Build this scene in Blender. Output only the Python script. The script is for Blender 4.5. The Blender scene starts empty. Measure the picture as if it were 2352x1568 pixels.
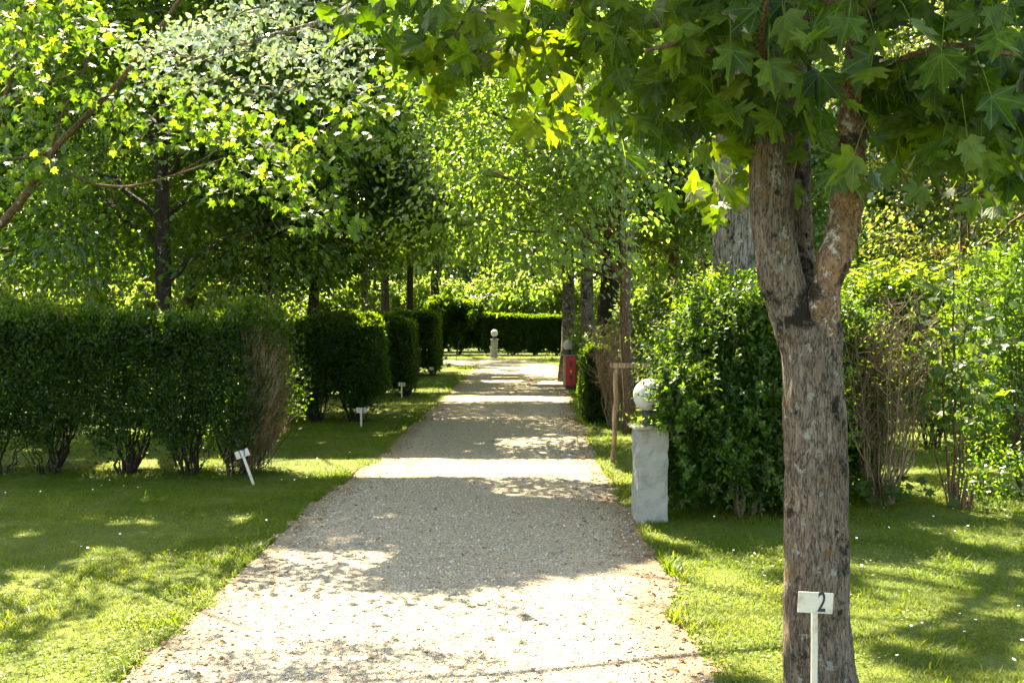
import bpy, math, random
import numpy as np
from mathutils import Vector, Matrix

# ------------------------------------------------------------------ camera, sky, sun, exposure
SC = bpy.context.scene
COL = SC.collection
R = math.radians
CAM_H = 1.6
cam = bpy.data.cameras.new('camera'); camo = bpy.data.objects.new('camera', cam); COL.objects.link(camo)
cam.sensor_width = 36.0; cam.lens = 35.05; cam.clip_start = 0.05; cam.clip_end = 600
camo.location = (0, 0, CAM_H); camo.rotation_euler = (R(90 - 0.97), 0, 0)
SC.camera = camo

SUN_EL, SUN_AZ = R(52), R(20)          # sun high in front of the camera, a little to the left
S = np.array([-math.sin(SUN_AZ) * math.cos(SUN_EL), math.cos(SUN_AZ) * math.cos(SUN_EL), math.sin(SUN_EL)])
W = bpy.data.worlds.new('World'); SC.world = W; W.use_nodes = True
wn = W.node_tree.nodes; wl = W.node_tree.links
sky = wn.new('ShaderNodeTexSky'); sky.sky_type = 'NISHITA'; sky.sun_disc = False
sky.sun_elevation = SUN_EL; sky.sun_rotation = -SUN_AZ; sky.air_density = 1.0; sky.dust_density = 1.6; sky.ozone_density = 1.0
bg = wn['Background']; wl.new(sky.outputs[0], bg.inputs[0]); bg.inputs[1].default_value = 0.12
sl = bpy.data.lights.new('sun', 'SUN'); sl.energy = 5.0; sl.angle = R(0.5); sl.color = (1.0, 0.94, 0.82)
so = bpy.data.objects.new('sun', sl); COL.objects.link(so)
so.rotation_euler = Vector((-S[0], -S[1], -S[2])).to_track_quat('-Z', 'Y').to_euler()
so.location = (-10, 30, 40)
SC.view_settings.view_transform = 'Standard'; SC.view_settings.look = 'None'
SC.view_settings.exposure = 3.05; SC.view_settings.gamma = 1.0
SC.view_settings.use_white_balance = True; SC.view_settings.white_balance_temperature = 7900; SC.view_settings.white_balance_tint = 8
SC.render.engine = 'CYCLES'
cy = SC.cycles
cy.max_bounces = 7; cy.diffuse_bounces = 4; cy.glossy_bounces = 2; cy.transmission_bounces = 5; cy.transparent_max_bounces = 4
cy.caustics_reflective = False; cy.caustics_refractive = False
cy.sample_clamp_indirect = 6.0
cy.use_denoising = True
try: cy.denoiser = 'OPENIMAGEDENOISE'
except Exception: pass

# ------------------------------------------------------------------ helpers
F = 2290.0
def gx(px, d): return (px - 1176.0) / F * d              # planning helper: photo column -> metres sideways at distance d
def gz(py, d): return CAM_H + (745.0 - py) / F * d
def P(px, py, d): return np.array([gx(px, d), d, gz(py, d)])
def smooth(a, b, x):
    t = np.clip((np.asarray(x, float) - a) / (b - a), 0, 1); return t * t * (3 - 2 * t)
def ground_z(x, y): return 0.2 * smooth(22, 42, y)

def _h(i, j, k, s):
    n = (i * 374761393 + j * 668265263 + k * 2147483647 + s * 974634777) & 0xffffffff
    n = ((n ^ (n >> 13)) * 1274126177) & 0xffffffff
    n = (n ^ (n >> 16)) & 0xffff
    return n / 65535.0
def vnoise(x, y, z=None, seed=0):
    x = np.asarray(x, float); y = np.asarray(y, float); z = np.zeros_like(x) if z is None else np.asarray(z, float)
    xi, yi, zi = [np.floor(a).astype(np.int64) for a in (x, y, z)]
    fx, fy, fz = x - xi, y - yi, z - zi
    fx, fy, fz = [a * a * (3 - 2 * a) for a in (fx, fy, fz)]
    r = 0
    for dx in (0, 1):
        for dy in (0, 1):
            for dz in (0, 1):
                w = (fx if dx else 1 - fx) * (fy if dy else 1 - fy) * (fz if dz else 1 - fz)
                r = r + w * _h(xi + dx, yi + dy, zi + dz, seed)
    return r
def nrm(v): return v / (np.linalg.norm(v, axis=-1, keepdims=True) + 1e-9)

class MB:
    """collects pieces and links them as ONE mesh object"""
    def __init__(s, uv=False): s.V = []; s.L = []; s.C = []; s.A = []; s.n = 0; s.U = [] if uv else None
    def add(s, V, loops, counts, rnd=None, uv=None):
        V = np.asarray(V, np.float32).reshape(-1, 3)
        s.V.append(V); s.L.append(np.asarray(loops, np.int64).ravel() + s.n); s.C.append(np.asarray(counts, np.int32))
        s.A.append(np.full(len(counts), 0.5, np.float32) if rnd is None else np.asarray(rnd, np.float32))
        if s.U is not None: s.U.append(np.zeros((len(V), 3), np.float32) + np.array([0, 9, 0], np.float32) if uv is None else uv)
        s.n += len(V)
    def faces(s, V, faces):
        s.add(V, [i for f in faces for i in f], [len(f) for f in faces])
    def tube(s, pts, rad, seg=6, cap=True, wob=0.0, rng=None):
        pts = np.asarray(pts, float); n = len(pts); rad = np.broadcast_to(np.asarray(rad, float), (n,))
        T = nrm(np.gradient(pts, axis=0))
        ref = np.array([0, 0, 1.0]) if abs(T[:, 2]).mean() < 0.8 else np.array([0, 1.0, 0])
        A = nrm(np.cross(T, ref)); B = np.cross(T, A)
        a = np.linspace(0, 2 * math.pi, seg, endpoint=False)
        rr = rad[:, None] * np.ones((n, seg))
        if wob: rr = rr * (1 + wob * ((rng or np.random.default_rng(1)).random((n, seg)) - .5))
        V = pts[:, None] + rr[..., None] * (np.cos(a)[None, :, None] * A[:, None] + np.sin(a)[None, :, None] * B[:, None])
        i = np.arange(n - 1)[:, None] * seg; j = np.arange(seg)[None]; k = (j + 1) % seg
        q = np.stack([i + j, i + k, i + seg + k, i + seg + j], -1).reshape(-1, 4)
        loops = list(q.ravel()); cnt = [4] * len(q)
        if cap:
            loops += list(range(seg))[::-1] + list(range((n - 1) * seg, n * seg)); cnt += [seg, seg]
        s.add(V.reshape(-1, 3), loops, cnt)
    def box(s, c, d, rot=None, bev=0.0):
        x, y, z = [v / 2 for v in d]
        if bev:
            b = bev; pr = [(-x + b, -y), (x - b, -y), (x, -y + b), (x, y - b), (x - b, y), (-x + b, y), (-x, y - b), (-x, -y + b)]
            lay = [(-z, 1 - 0), (z, 1)]
            V = []
            for zz, k in ((-z, b), (-z + b, 0), (z - b, 0), (z, b)):
                for px, py in pr:
                    V.append((px - math.copysign(k, px) * (abs(px) > 1e-6), py - math.copysign(k, py) * (abs(py) > 1e-6), zz))
            f = [tuple(range(8))[::-1], tuple(range(24, 32))]
            for l in range(3):
                for i in range(8): f.append((l * 8 + i, l * 8 + (i + 1) % 8, l * 8 + 8 + (i + 1) % 8, l * 8 + 8 + i))
        else:
            V = [(sx * x, sy * y, sz * z) for sz in (-1, 1) for sx, sy in ((-1, -1), (1, -1), (1, 1), (-1, 1))]
            f = [(3, 2, 1, 0), (4, 5, 6, 7), (0, 1, 5, 4), (1, 2, 6, 5), (2, 3, 7, 6), (3, 0, 4, 7)]
        V = np.array(V, float)
        if rot is not None: V = V @ np.array(rot).T
        s.faces(V + np.array(c), f)
    def leaves(s, tpl, pos, nor, dr, size, rnd):
        tv, tf = tpl
        N = len(pos)
        if N == 0: return
        dr = nrm(dr); side = nrm(np.cross(nor, dr)); nor = np.cross(dr, side)
        size = np.broadcast_to(np.asarray(size, float), (N,))
        V = pos[:, None] + size[:, None, None] * (tv[None, :, 0:1] * dr[:, None] + tv[None, :, 1:2] * side[:, None] + tv[None, :, 2:3] * nor[:, None])
        fl = np.array([i for f in tf for i in f]); fc = np.array([len(f) for f in tf])
        L = (np.arange(N)[:, None] * len(tv) + fl[None]).ravel()
        s.add(V.reshape(-1, 3), L, np.tile(fc, N), np.repeat(rnd, len(fc)), None if s.U is None else np.tile(np.c_[tv[:, :2], np.ones(len(tv))].astype(np.float32), (N, 1)))
    def build(s, name, mat, parent=None, smooth=False):
        me = bpy.data.meshes.new(name)
        if s.n:
            V = np.concatenate(s.V); L = np.concatenate(s.L).astype(np.int32); C = np.concatenate(s.C)
            me.vertices.add(len(V)); me.vertices.foreach_set('co', V.ravel())
            me.loops.add(len(L)); me.loops.foreach_set('vertex_index', L)
            me.polygons.add(len(C)); me.polygons.foreach_set('loop_start', np.concatenate([[0], np.cumsum(C)[:-1]]).astype(np.int32))
            me.polygons.foreach_set('use_smooth', np.full(len(C), smooth))
            at = me.attributes.new('rnd', 'FLOAT', 'FACE'); at.data.foreach_set('value', np.concatenate(s.A))
            if s.U is not None:
                au = me.attributes.new('leaf_uv', 'FLOAT_VECTOR', 'POINT'); au.data.foreach_set('vector', np.concatenate(s.U).ravel())
            me.update(calc_edges=True)
        me.materials.append(mat)
        o = bpy.data.objects.new(name, me); COL.objects.link(o)
        if parent is not None:
            o.parent = parent; o.matrix_parent_inverse = Matrix.Translation(-Vector(parent.location)) if parent.type == 'EMPTY' and parent.rotation_euler[0] == 0 else parent.matrix_basis.inverted()
        return o

def thing(name, label, cat, loc=(0, 0, 0), group=None):
    o = bpy.data.objects.new(name, None); COL.objects.link(o); o.location = loc; o.empty_display_size = 0.2
    tag(o, label, cat, group); return o
def tag(o, label=None, cat=None, group=None, kind=None):
    if label: o['label'] = label
    if cat: o['category'] = cat
    if group: o['group'] = group
    if kind: o['kind'] = kind
    return o

# leaf templates (u along the leaf, v across, w off the plane)
def mirror_tpl(half, fold=0.12, droop=0.12):
    h = np.array(half, float); inner = h[1:-1]
    V = [h[0], h[-1]] + list(inner) + [(a, -b) for a, b in inner]
    V = np.array(V); w = fold * np.abs(V[:, 1]) - droop * V[:, 0] ** 2
    V = np.c_[V, w]; m = len(inner)
    f1 = [0] + list(range(2, 2 + m)) + [1]; f2 = [1] + list(range(2 + m, 2 + 2 * m))[::-1] + [0]
    return V, [f1[::-1], f2[::-1]]
MAPLE = mirror_tpl([(1, 0), (.86, .06), (.80, .16), (.70, .125), (.53, .14), (.62, .28), (.64, .38), (.75, .53), (.57, .50), (.49, .56), (.41, .44),
                    (.29, .35), (.27, .48), (.20, .62), (.13, .46), (.02, .36), (-.09, .22), (-.06, .08), (0, 0)])
MAPLE_B = mirror_tpl([(1, 0), (.86, .06), (.80, .15), (.70, .115), (.55, .14), (.66, .30), (.70, .42), (.76, .58), (.58, .54), (.48, .58), (.40, .44), (.30, .33), (.25, .44), (.15, .58), (.08, .46), (-.02, .33), (-.10, .2), (-.06, .08), (0, 0)], .30, .34)
MAPLE_C = mirror_tpl([(1, 0), (.84, .07), (.76, .17), (.68, .13), (.5, .15), (.58, .27), (.60, .36), (.68, .48), (.54, .47), (.46, .53), (.38, .42), (.27, .36), (.27, .52), (.22, .66), (.13, .48), (.03, .38), (-.08, .25), (-.06, .09), (0, 0)], -.12, .02)
MAPLE_LOW = mirror_tpl([(1, 0), (.60, .13), (.72, .48), (.34, .34), (.2, .56), (-.06, .2), (0, 0)])
OVAL = mirror_tpl([(1, 0), (.72, .24), (.32, .29), (0, 0)], .25, .1)
LANCE = mirror_tpl([(1, 0), (.66, .13), (.3, .15), (0, 0)], .25, .18)
ROUND = mirror_tpl([(1, 0), (.8, .3), (.45, .42), (.1, .3), (0, 0)], .2, .12)
DIAMOND = (np.array([(0, 0, 0), (.45, .3, .05), (1, 0, -.08), (.45, -.3, .05)]), [(3, 2, 1, 0)])

# ------------------------------------------------------------------ sun patches laid out on the ground (metres); crowns are cut open to light them
def hole(x, y, z=None):
    """True where crown leaves are cut away so sun falls on ground point (x, y)"""
    wx = x + 0.5 * (vnoise(x * .9, y * .9, seed=3) - .5) + .16 * (vnoise(x * 4, y * 4, seed=4) - .5)
    wy = y + 0.55 * (vnoise(x * .8, y * .8, seed=5) - .5) + .2 * (vnoise(x * 3.5, y * 4, seed=6) - .5)
    n1 = vnoise(x * .9, y * 2.2, seed=11); n2 = vnoise(x * 2.0, y * 2.5, seed=12); n3 = vnoise(x * 5, y * 5, seed=13)
    def zone(x0, x1, y0, y1): return (wx > x0) & (wx < x1) & (wy > y0) & (wy < y1)
    m = zone(-1.85, 1.6, 4.95, 6.0) | ((wx > -1.2) & (wx < 1.6) & (wy > 5.5) & (wy < 6.05 + .38 * np.clip(x + .6, 0, 1.6)))
    m |= zone(-0.15, 1.7, 3.0, 5.1) & (n2 < .8)
    m |= zone(-7, -1.6, 5.1, 6.25) & (.35 * n2 + .4 * n3 + .25 * vnoise(x * 9, y * 9, seed=15) < .56)
    m |= zone(-4.6, 1.25, 10.2, 12.0)
    m |= zone(1.15, 7, 3.0, 7.7) & (.30 * vnoise(x * .9 + 3, y * 4.6 + x * .7, seed=14) + .2 * n2 + .3 * n3 + .2 * vnoise(x * 9, y * 9, seed=15) < .57)
    m |= zone(2.6, 8, 8.8, 13.5) & (n1 < .66)
    m |= zone(1.15, 2.3, 7.2, 8.3) & (n3 < .7)
    m |= zone(3.4, 7, 7.0, 9.2) & (n2 < .7)
    m |= zone(-1.6, 1.35, 20.6, 22.3)
    m |= zone(-1.4, 1.7, 26.3, 28.0) & (n2 < .6)
    m |= zone(-1.6, 2.2, 28.8, 33.5) & (n2 < .36)
    m |= zone(-6, -1.4, 23.4, 24.6) | zone(-7, -1.2, 31.5, 32.6) | zone(-8, 1.0, 40.5, 47)
    m |= zone(-9, -1.5, 14.6, 15.9) & (n2 < .6)
    m |= zone(1.3, 7, 13.5, 20) & (n1 < .5)
    m |= zone(-12, -4, 17, 40) & (n1 < .45)
    m |= (wy > 41) & (n1 < .6) | (wy > 33.5) & (n2 < .27) | zone(-14, -4.4, 22.6, 25.4) & (n2 < .52) | zone(-18, 12, 46.5, 51.5)
    if z is not None:                                     # higher crowns are also cut open here, to let sun onto lower boughs
        m |= (z > 4.6) & zone(-2.9, -.8, 6.0, 7.1) & (n2 < .62)
        m |= (z > 4.4) & zone(-.3, 4.2, 8.9, 14.0)
        m |= (z > 4.5) & zone(-2.3, -.1, 4.2, 5.2)
        m |= (z > 3.5) & zone(-.6, 1.25, 1.7, 3.5) & (n2 < .7)
        m |= (z > 7) & zone(-6, 3, 20, 40) & (n1 < .5)
    m |= (n3 * .75 + n2 * .25 < np.where(x < -1.75, np.where(y < 10, .30, .22), .165))                     # small flecks everywhere
    return m
def ground_hit(p):
    t = p[:, 2] / S[2]
    return p[:, 0] - t * S[0], p[:, 1] - t * S[1]

# ------------------------------------------------------------------ materials
def newmat(name):
    m = bpy.data.materials.new(name); m.use_nodes = True
    nt = m.node_tree; return m, nt, nt.nodes, nt.links, nt.nodes['Principled BSDF'], nt.nodes['Material Output']
def ramp(nodes, cols, pos=None):
    r = nodes.new('ShaderNodeValToRGB'); e = r.color_ramp.elements
    pos = pos or [i / (len(cols) - 1) for i in range(len(cols))]
    while len(e) < len(cols): e.new(0.5)
    for i, (c, p) in enumerate(zip(cols, pos)): e[i].position = p; e[i].color = (*c, 1)
    return r
def leafmat(name, cols, tcols, trans=.5, rough=.42, spec=.5, back=None, veins=False):
    m, nt, N, L, b, out = newmat(name)
    at = N.new('ShaderNodeAttribute'); at.attribute_name = 'rnd'
    r1 = ramp(N, cols); L.new(at.outputs['Fac'], r1.inputs[0])
    r2 = ramp(N, tcols); L.new(at.outputs['Fac'], r2.inputs[0])
    src = r1.outputs[0]
    if back:
        ge = N.new('ShaderNodeNewGeometry'); mx = N.new('ShaderNodeMix'); mx.data_type = 'RGBA'
        L.new(ge.outputs['Backfacing'], mx.inputs[0]); L.new(src, mx.inputs[6]); mx.inputs[7].default_value = (*back, 1); src = mx.outputs[2]
    L.new(src, b.inputs['Base Color']); b.inputs['Roughness'].default_value = rough; b.inputs['Specular IOR Level'].default_value = spec
    tsrc = r2.outputs[0]
    if veins:
        def mth(op, a, b_=None):
            n = N.new('ShaderNodeMath'); n.operation = op
            for k, v in enumerate((a, b_)):
                if v is None: continue
                if isinstance(v, (int, float)): n.inputs[k].default_value = v
                else: L.new(v, n.inputs[k])
            return n.outputs[0]
        ua = N.new('ShaderNodeAttribute'); ua.attribute_name = 'leaf_uv'; sx = N.new('ShaderNodeSeparateXYZ'); L.new(ua.outputs['Vector'], sx.inputs[0])
        u, v = sx.outputs[0], mth('ABSOLUTE', sx.outputs[1])
        dmin = v
        for a_ in (35, 72):                                 # side ribs fan out from the stalk
            ca, sa = math.cos(R(a_)), math.sin(R(a_))
            dmin = mth('MINIMUM', dmin, mth('ABSOLUTE', mth('SUBTRACT', mth('MULTIPLY', v, ca), mth('MULTIPLY', u, sa))))
        rib = mth('ABSOLUTE', mth('SUBTRACT', mth('FRACT', mth('MULTIPLY', mth('SUBTRACT', u, mth('MULTIPLY', v, .75)), 7.0)), .5))
        vm = N.new('ShaderNodeMapRange'); vm.inputs['From Min'].default_value = .008; vm.inputs['From Max'].default_value = .024; vm.inputs['To Min'].default_value = 1; vm.inputs['To Max'].default_value = 0; L.new(dmin, vm.inputs[0])
        vr = N.new('ShaderNodeMapRange'); vr.inputs['From Max'].default_value = .12; vr.inputs['To Min'].default_value = .3; vr.inputs['To Max'].default_value = 0; L.new(rib, vr.inputs[0])
        vein = mth('MAXIMUM', vm.outputs[0], vr.outputs[0])
        tc = N.new('ShaderNodeTexCoord'); bn = N.new('ShaderNodeTexNoise'); bn.inputs['Scale'].default_value = 28; bn.inputs['Detail'].default_value = 4; L.new(tc.outputs['Object'], bn.inputs[0])
        bl = ramp(N, [(.62, .60, .6), (1.25, 1.2, 1.15)], [.3, .7]); L.new(bn.outputs['Fac'], bl.inputs[0])
        def tone(sock, vc, amt):
            q = N.new('ShaderNodeMix'); q.data_type = 'RGBA'; q.blend_type = 'MULTIPLY'; q.inputs[0].default_value = 1; L.new(sock, q.inputs[6]); L.new(bl.outputs[0], q.inputs[7])
            w_ = N.new('ShaderNodeMix'); w_.data_type = 'RGBA'; L.new(mth('MULTIPLY', vein, amt), w_.inputs[0]); L.new(q.outputs[2], w_.inputs[6]); w_.inputs[7].default_value = (*vc, 1); return w_.outputs[2]
        L.new(tone(src, (.10, .16, .04), .75), b.inputs['Base Color']); tsrc = tone(tsrc, (.10, .20, .02), .6)
        bp = N.new('ShaderNodeBump'); bp.invert = True; bp.inputs['Strength'].default_value = .5; bp.inputs['Distance'].default_value = .004; L.new(vein, bp.inputs['Height']); L.new(bp.outputs[0], b.inputs['Normal'])
    tr = N.new('ShaderNodeBsdfTranslucent'); L.new(tsrc, tr.inputs[0])
    ms = N.new('ShaderNodeMixShader'); ms.inputs[0].default_value = trans
    L.new(b.outputs[0], ms.inputs[1]); L.new(tr.outputs[0], ms.inputs[2]); L.new(ms.outputs[0], out.inputs[0])
    return m
def lin(r, g, b):
    f = lambda c: ((c / 255 + .055) / 1.055) ** 2.4 if c > 10 else c / 255 / 12.92
    return (f(r), f(g), f(b))
M = {}
M['maple'] = leafmat('maple_leaf', [(.012, .036, .003), (.024, .058, .005), (.045, .085, .008)], [(.08, .19, .004), (.17, .30, .007), (.34, .46, .014)], .5, .48, .28, veins=True)
M['maple_light'] = leafmat('maple_leaf_yellow_green', [(.020, .052, .008), (.034, .074, .010), (.055, .098, .016)], [(.10, .22, .008), (.18, .31, .014), (.31, .42, .03)], .48, .5, .25)
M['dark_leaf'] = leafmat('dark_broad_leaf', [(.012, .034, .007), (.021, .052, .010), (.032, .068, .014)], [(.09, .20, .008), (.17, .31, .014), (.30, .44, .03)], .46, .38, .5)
M['oak_leaf'] = leafmat('light_small_leaf', [(.050, .088, .020), (.070, .112, .026), (.10, .14, .04)], [(.13, .27, .014), (.21, .37, .024), (.34, .47, .06)], .46, .34, .8)
M['spray_leaf'] = leafmat('pale_glossy_leaf', [(.075, .125, .028), (.10, .155, .040), (.15, .20, .065)], [(.17, .34, .02), (.26, .44, .035), (.40, .54, .08)], .48, .34, .8)
M['poplar'] = leafmat('white_poplar_leaf', [(.10, .15, .08), (.14, .20, .11), (.22, .27, .17)], [(.16, .25, .05), (.22, .32, .08), (.30, .38, .14)], .24, .3, 1.0, back=(.62, .66, .60))
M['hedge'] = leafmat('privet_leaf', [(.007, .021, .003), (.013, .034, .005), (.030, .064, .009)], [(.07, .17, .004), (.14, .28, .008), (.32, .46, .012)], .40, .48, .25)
M['bush'] = leafmat('glossy_bush_leaf', [(.011, .036, .005), (.022, .058, .008), (.060, .11, .016)], [(.09, .22, .006), (.18, .34, .01), (.34, .47, .018)], .42, .42, .3)
M['laurel'] = leafmat('laurel_leaf', [(.022, .056, .010), (.036, .080, .012), (.07, .12, .02)], [(.12, .27, .008), (.22, .38, .012), (.38, .5, .03)], .42, .28, .6)
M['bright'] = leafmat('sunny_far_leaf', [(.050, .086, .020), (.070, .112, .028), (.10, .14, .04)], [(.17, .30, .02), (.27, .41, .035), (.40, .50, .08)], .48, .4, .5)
M['plum'] = leafmat('mixed_bronze_leaf', [(.05, .045, .025), (.06, .085, .035), (.10, .12, .06)], [(.22, .14, .02), (.24, .32, .04), (.36, .42, .08)], .45, .34, .6)
M['grass'] = leafmat('grass_blade', [(.038, .070, .003), (.060, .098, .005), (.105, .132, .014)], [(.13, .23, .004), (.21, .30, .008), (.33, .39, .022)], .42, .5, .22)
M['dead'] = leafmat('dead_leaf', [(.10, .055, .025), (.17, .10, .045), (.26, .17, .08)], [(.2, .1, .03), (.26, .15, .05), (.3, .2, .08)], .2, .6, .3)

def barkmat(name, dark, light, sc=26.0, stretch=.16, lichen=0.0, moss=0.0, orange=0.0, bump=.6, dist=.02, mossz=None):
    m, nt, N, L, b, out = newmat(name)
    tc = N.new('ShaderNodeTexCoord'); mp = N.new('ShaderNodeMapping'); mp.inputs['Scale'].default_value = (1, 1, stretch)
    L.new(tc.outputs['Object'], mp.inputs[0])
    def math_(op, a, b_=None, c_=None):
        n = N.new('ShaderNodeMath'); n.operation = op
        for k, v in enumerate((a, b_, c_)):
            if v is None: continue
            if isinstance(v, (int, float)): n.inputs[k].default_value = v
            else: L.new(v, n.inputs[k])
        return n.outputs[0]
    def noise(vec, scale, det, rough, w):
        n = N.new('ShaderNodeTexNoise'); n.noise_dimensions = '4D'; n.inputs['W'].default_value = w; n.inputs['Scale'].default_value = scale
        n.inputs['Detail'].default_value = det; n.inputs['Roughness'].default_value = rough; L.new(vec, n.inputs['Vector']); return n.outputs['Fac']
    # fissures: the zero lines of stretched noise, two sizes of them
    r1 = math_('ABSOLUTE', math_('SUBTRACT', noise(mp.outputs[0], sc * 1.5, 3, .6, 1.0), .5))
    r2 = math_('ABSOLUTE', math_('SUBTRACT', noise(mp.outputs[0], sc * 3.4, 3, .6, 2.0), .5))
    f1 = N.new('ShaderNodeMapRange'); f1.inputs['From Max'].default_value = .085; L.new(r1, f1.inputs[0])
    f2 = N.new('ShaderNodeMapRange'); f2.inputs['From Max'].default_value = .10; L.new(r2, f2.inputs[0])
    fine = noise(tc.outputs['Object'], sc * 7, 5, .7, 3.0)
    h = math_('MULTIPLY_ADD', f2.outputs[0], .45, math_('MULTIPLY', f1.outputs[0], .55)); mu_ = math_('MULTIPLY_ADD', fine, .55, math_('SUBTRACT', h, .28))
    cr = ramp(N, [dark, tuple((a * .4 + c * .6) for a, c in zip(dark, light)), light], [.05, .52, .98]); L.new(mu_, cr.inputs[0])
    col = cr.outputs[0]
    br = ramp(N, [(.62, .60, .57), (1.12, 1.1, 1.1)], [.32, .68]); L.new(noise(tc.outputs['Object'], 4.5, 5, .65, 4.0), br.inputs[0])
    mm = N.new('ShaderNodeMix'); mm.data_type = 'RGBA'; mm.blend_type = 'MULTIPLY'; mm.inputs[0].default_value = 1
    L.new(col, mm.inputs[6]); L.new(br.outputs[0], mm.inputs[7]); col = mm.outputs[2]
    def patch(col, color, scale, lo, hi, seed, amt=1.0, bias=None):
        v = noise(tc.outputs['Object'], scale, 8, .72, seed)
        if bias is not None: v = math_('ADD', v, bias)
        r = N.new('ShaderNodeMapRange'); r.inputs['From Min'].default_value = lo; r.inputs['From Max'].default_value = hi; r.inputs['To Max'].default_value = amt; L.new(v, r.inputs[0])
        x = N.new('ShaderNodeMix'); x.data_type = 'RGBA'; L.new(r.outputs[0], x.inputs[0]); L.new(col, x.inputs[6]); x.inputs[7].default_value = (*color, 1)
        return x.outputs[2]
    if orange: col = patch(col, (.22, .12, .025), 9.0, .60 - orange * .09, .68 - orange * .09, 7.0, .8)
    if lichen: col = patch(col, (.40, .40, .35), 13.0, .62 - lichen * .07, .655 - lichen * .07, 11.0, .85)
    bias = None
    if mossz:
        sx = N.new('ShaderNodeSeparateXYZ'); L.new(tc.outputs['Object'], sx.inputs[0])
        d = math_('ABSOLUTE', math_('SUBTRACT', sx.outputs[2], mossz[0])); bias = math_('MULTIPLY', math_('MAXIMUM', math_('SUBTRACT', 1.0, math_('DIVIDE', d, mossz[1])), 0.0), .085)
    if moss: col = patch(col, (.014, .012, .006), 6.0, .60 - moss * .08, .66 - moss * .08, 3.0, .92, bias)
    L.new(col, b.inputs['Base Color']); b.inputs['Roughness'].default_value = .9; b.inputs['Specular IOR Level'].default_value = .2
    bp = N.new('ShaderNodeBump'); bp.inputs['Strength'].default_value = bump; bp.inputs['Distance'].default_value = dist; L.new(mu_, bp.inputs['Height']); L.new(bp.outputs[0], b.inputs['Normal'])
    return m
M['bark_maple'] = barkmat('maple_bark', (.058, .042, .031), (.34, .27, .20), 33, .19, lichen=.55, moss=.45, orange=.35, bump=1.0, dist=.03, mossz=(1.72, .45))
M['bark_limb'] = barkmat('maple_limb_bark', (.075, .040, .022), (.27, .175, .11), 22, .55, lichen=.9, moss=.75, orange=.75)
M['bark_grey'] = barkmat('grey_furrowed_bark', (.024, .019, .014), (.27, .245, .20), 15, .16, lichen=.6, moss=.4, orange=.5, dist=.05)
M['bark_dark'] = barkmat('dark_bark', (.010, .008, .006), (.050, .040, .028), 18, .2, lichen=.2)
M['bark_birch'] = barkmat('blotched_pale_bark', (.03, .024, .018), (.20, .175, .14), 14, .6, lichen=.8, moss=.9)
M['bark_warm'] = barkmat('brown_bark', (.045, .028, .016), (.18, .115, .068), 22, .2, lichen=.2, orange=.3)
M['twig'] = barkmat('twig_bark', (.06, .042, .026), (.17, .125, .08), 30, .3)
M['dry_twig'] = barkmat('dry_twig', (.13, .085, .045), (.34, .25, .15), 30, .3)

def simple(name, col, rough=.6, spec=.4, noise=None, scale=30, bump=0):
    m, nt, N, L, b, out = newmat(name)
    b.inputs['Roughness'].default_value = rough; b.inputs['Specular IOR Level'].default_value = spec
    if noise is None: b.inputs['Base Color'].default_value = (*col, 1)
    else:
        tc = N.new('ShaderNodeTexCoord'); n = N.new('ShaderNodeTexNoise'); n.inputs['Scale'].default_value = scale; n.inputs['Detail'].default_value = 8; n.inputs['Roughness'].default_value = .65
        L.new(tc.outputs['Object'], n.inputs[0]); r = ramp(N, [noise, col, col], [.3, .52, 1]); L.new(n.outputs['Fac'], r.inputs[0]); L.new(r.outputs[0], b.inputs['Base Color'])
        if bump:
            bp = N.new('ShaderNodeBump'); bp.inputs['Strength'].default_value = bump; bp.inputs['Distance'].default_value = .01; L.new(n.outputs['Fac'], bp.inputs['Height']); L.new(bp.outputs[0], b.inputs['Normal'])
    return m
M['white_paint'] = simple('weathered_white_paint', (.50, .46, .36), .5, .4, (.30, .25, .16), 16)
M['black_paint'] = simple('black_paint', (.02, .022, .03), .5)
M['blue_paint'] = simple('faded_blue_paint', (.03, .05, .16), .5)
M['globe'] = simple('opal_plastic', (.44, .435, .38), .4, .4, (.33, .32, .26), 7)
M['lamp_base'] = simple('dark_lamp_socket', (.03, .028, .025), .5)
M['red'] = simple('red_paint', (.46, .025, .022), .45, .4, (.30, .02, .018), 9)
M['dark_panel'] = simple('dark_red_panel', (.05, .028, .022), .5)
M['yellow'] = simple('yellow_label', (.62, .42, .06), .5)
M['post_wood'] = barkmat('post_wood', (.16, .10, .05), (.42, .30, .17), 16, .08, bump=.3, dist=.006)
M['rod'] = simple('rusty_rod', (.06, .05, .045), .7)
M['petal'] = simple('daisy_petal', (.8, .8, .78), .6)
M['concrete'] = simple('rendered_concrete', (.25, .24, .205), .9, .2, (.15, .14, .118), 9, .9)
M['slab'] = simple('cap_slab', (.40, .35, .27), .9, .2, (.2, .17, .12), 20, .4)

# ------------------------------------------------------------------ ground, path
PY = np.array([-8, 3.5, 4.5, 6.1, 9, 11.8, 17, 20, 25, 30, 33, 35, 46.])
PLX = np.array([-1.95, -1.88, -1.80, -1.72, -1.78, -1.6, -1.54, -1.5, -1.45, -1.38, -1.3, -1.2, -1.2])
PRX = np.array([.80, .83, .86, 1.00, 1.02, 1.03, 1.14, 1.22, 1.42, 1.58, 1.62, 1.6, 1.6])
def edge_l(y): return np.interp(y, PY, PLX) + .10 * (vnoise(y * 1.3, y * 0, seed=21) - .5) + .07 * (vnoise(y * 6, y * 0, seed=22) - .5)
def edge_r(y): return np.interp(y, PY, PRX) + .14 * (vnoise(y * 1.1, y * 0, seed=23) - .5) + .09 * (vnoise(y * 5, y * 0, seed=24) - .5)
def cross_near(x): return np.where(x < -1.2, 35.4 + .08 * (-1.2 - x), 35.2)
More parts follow.
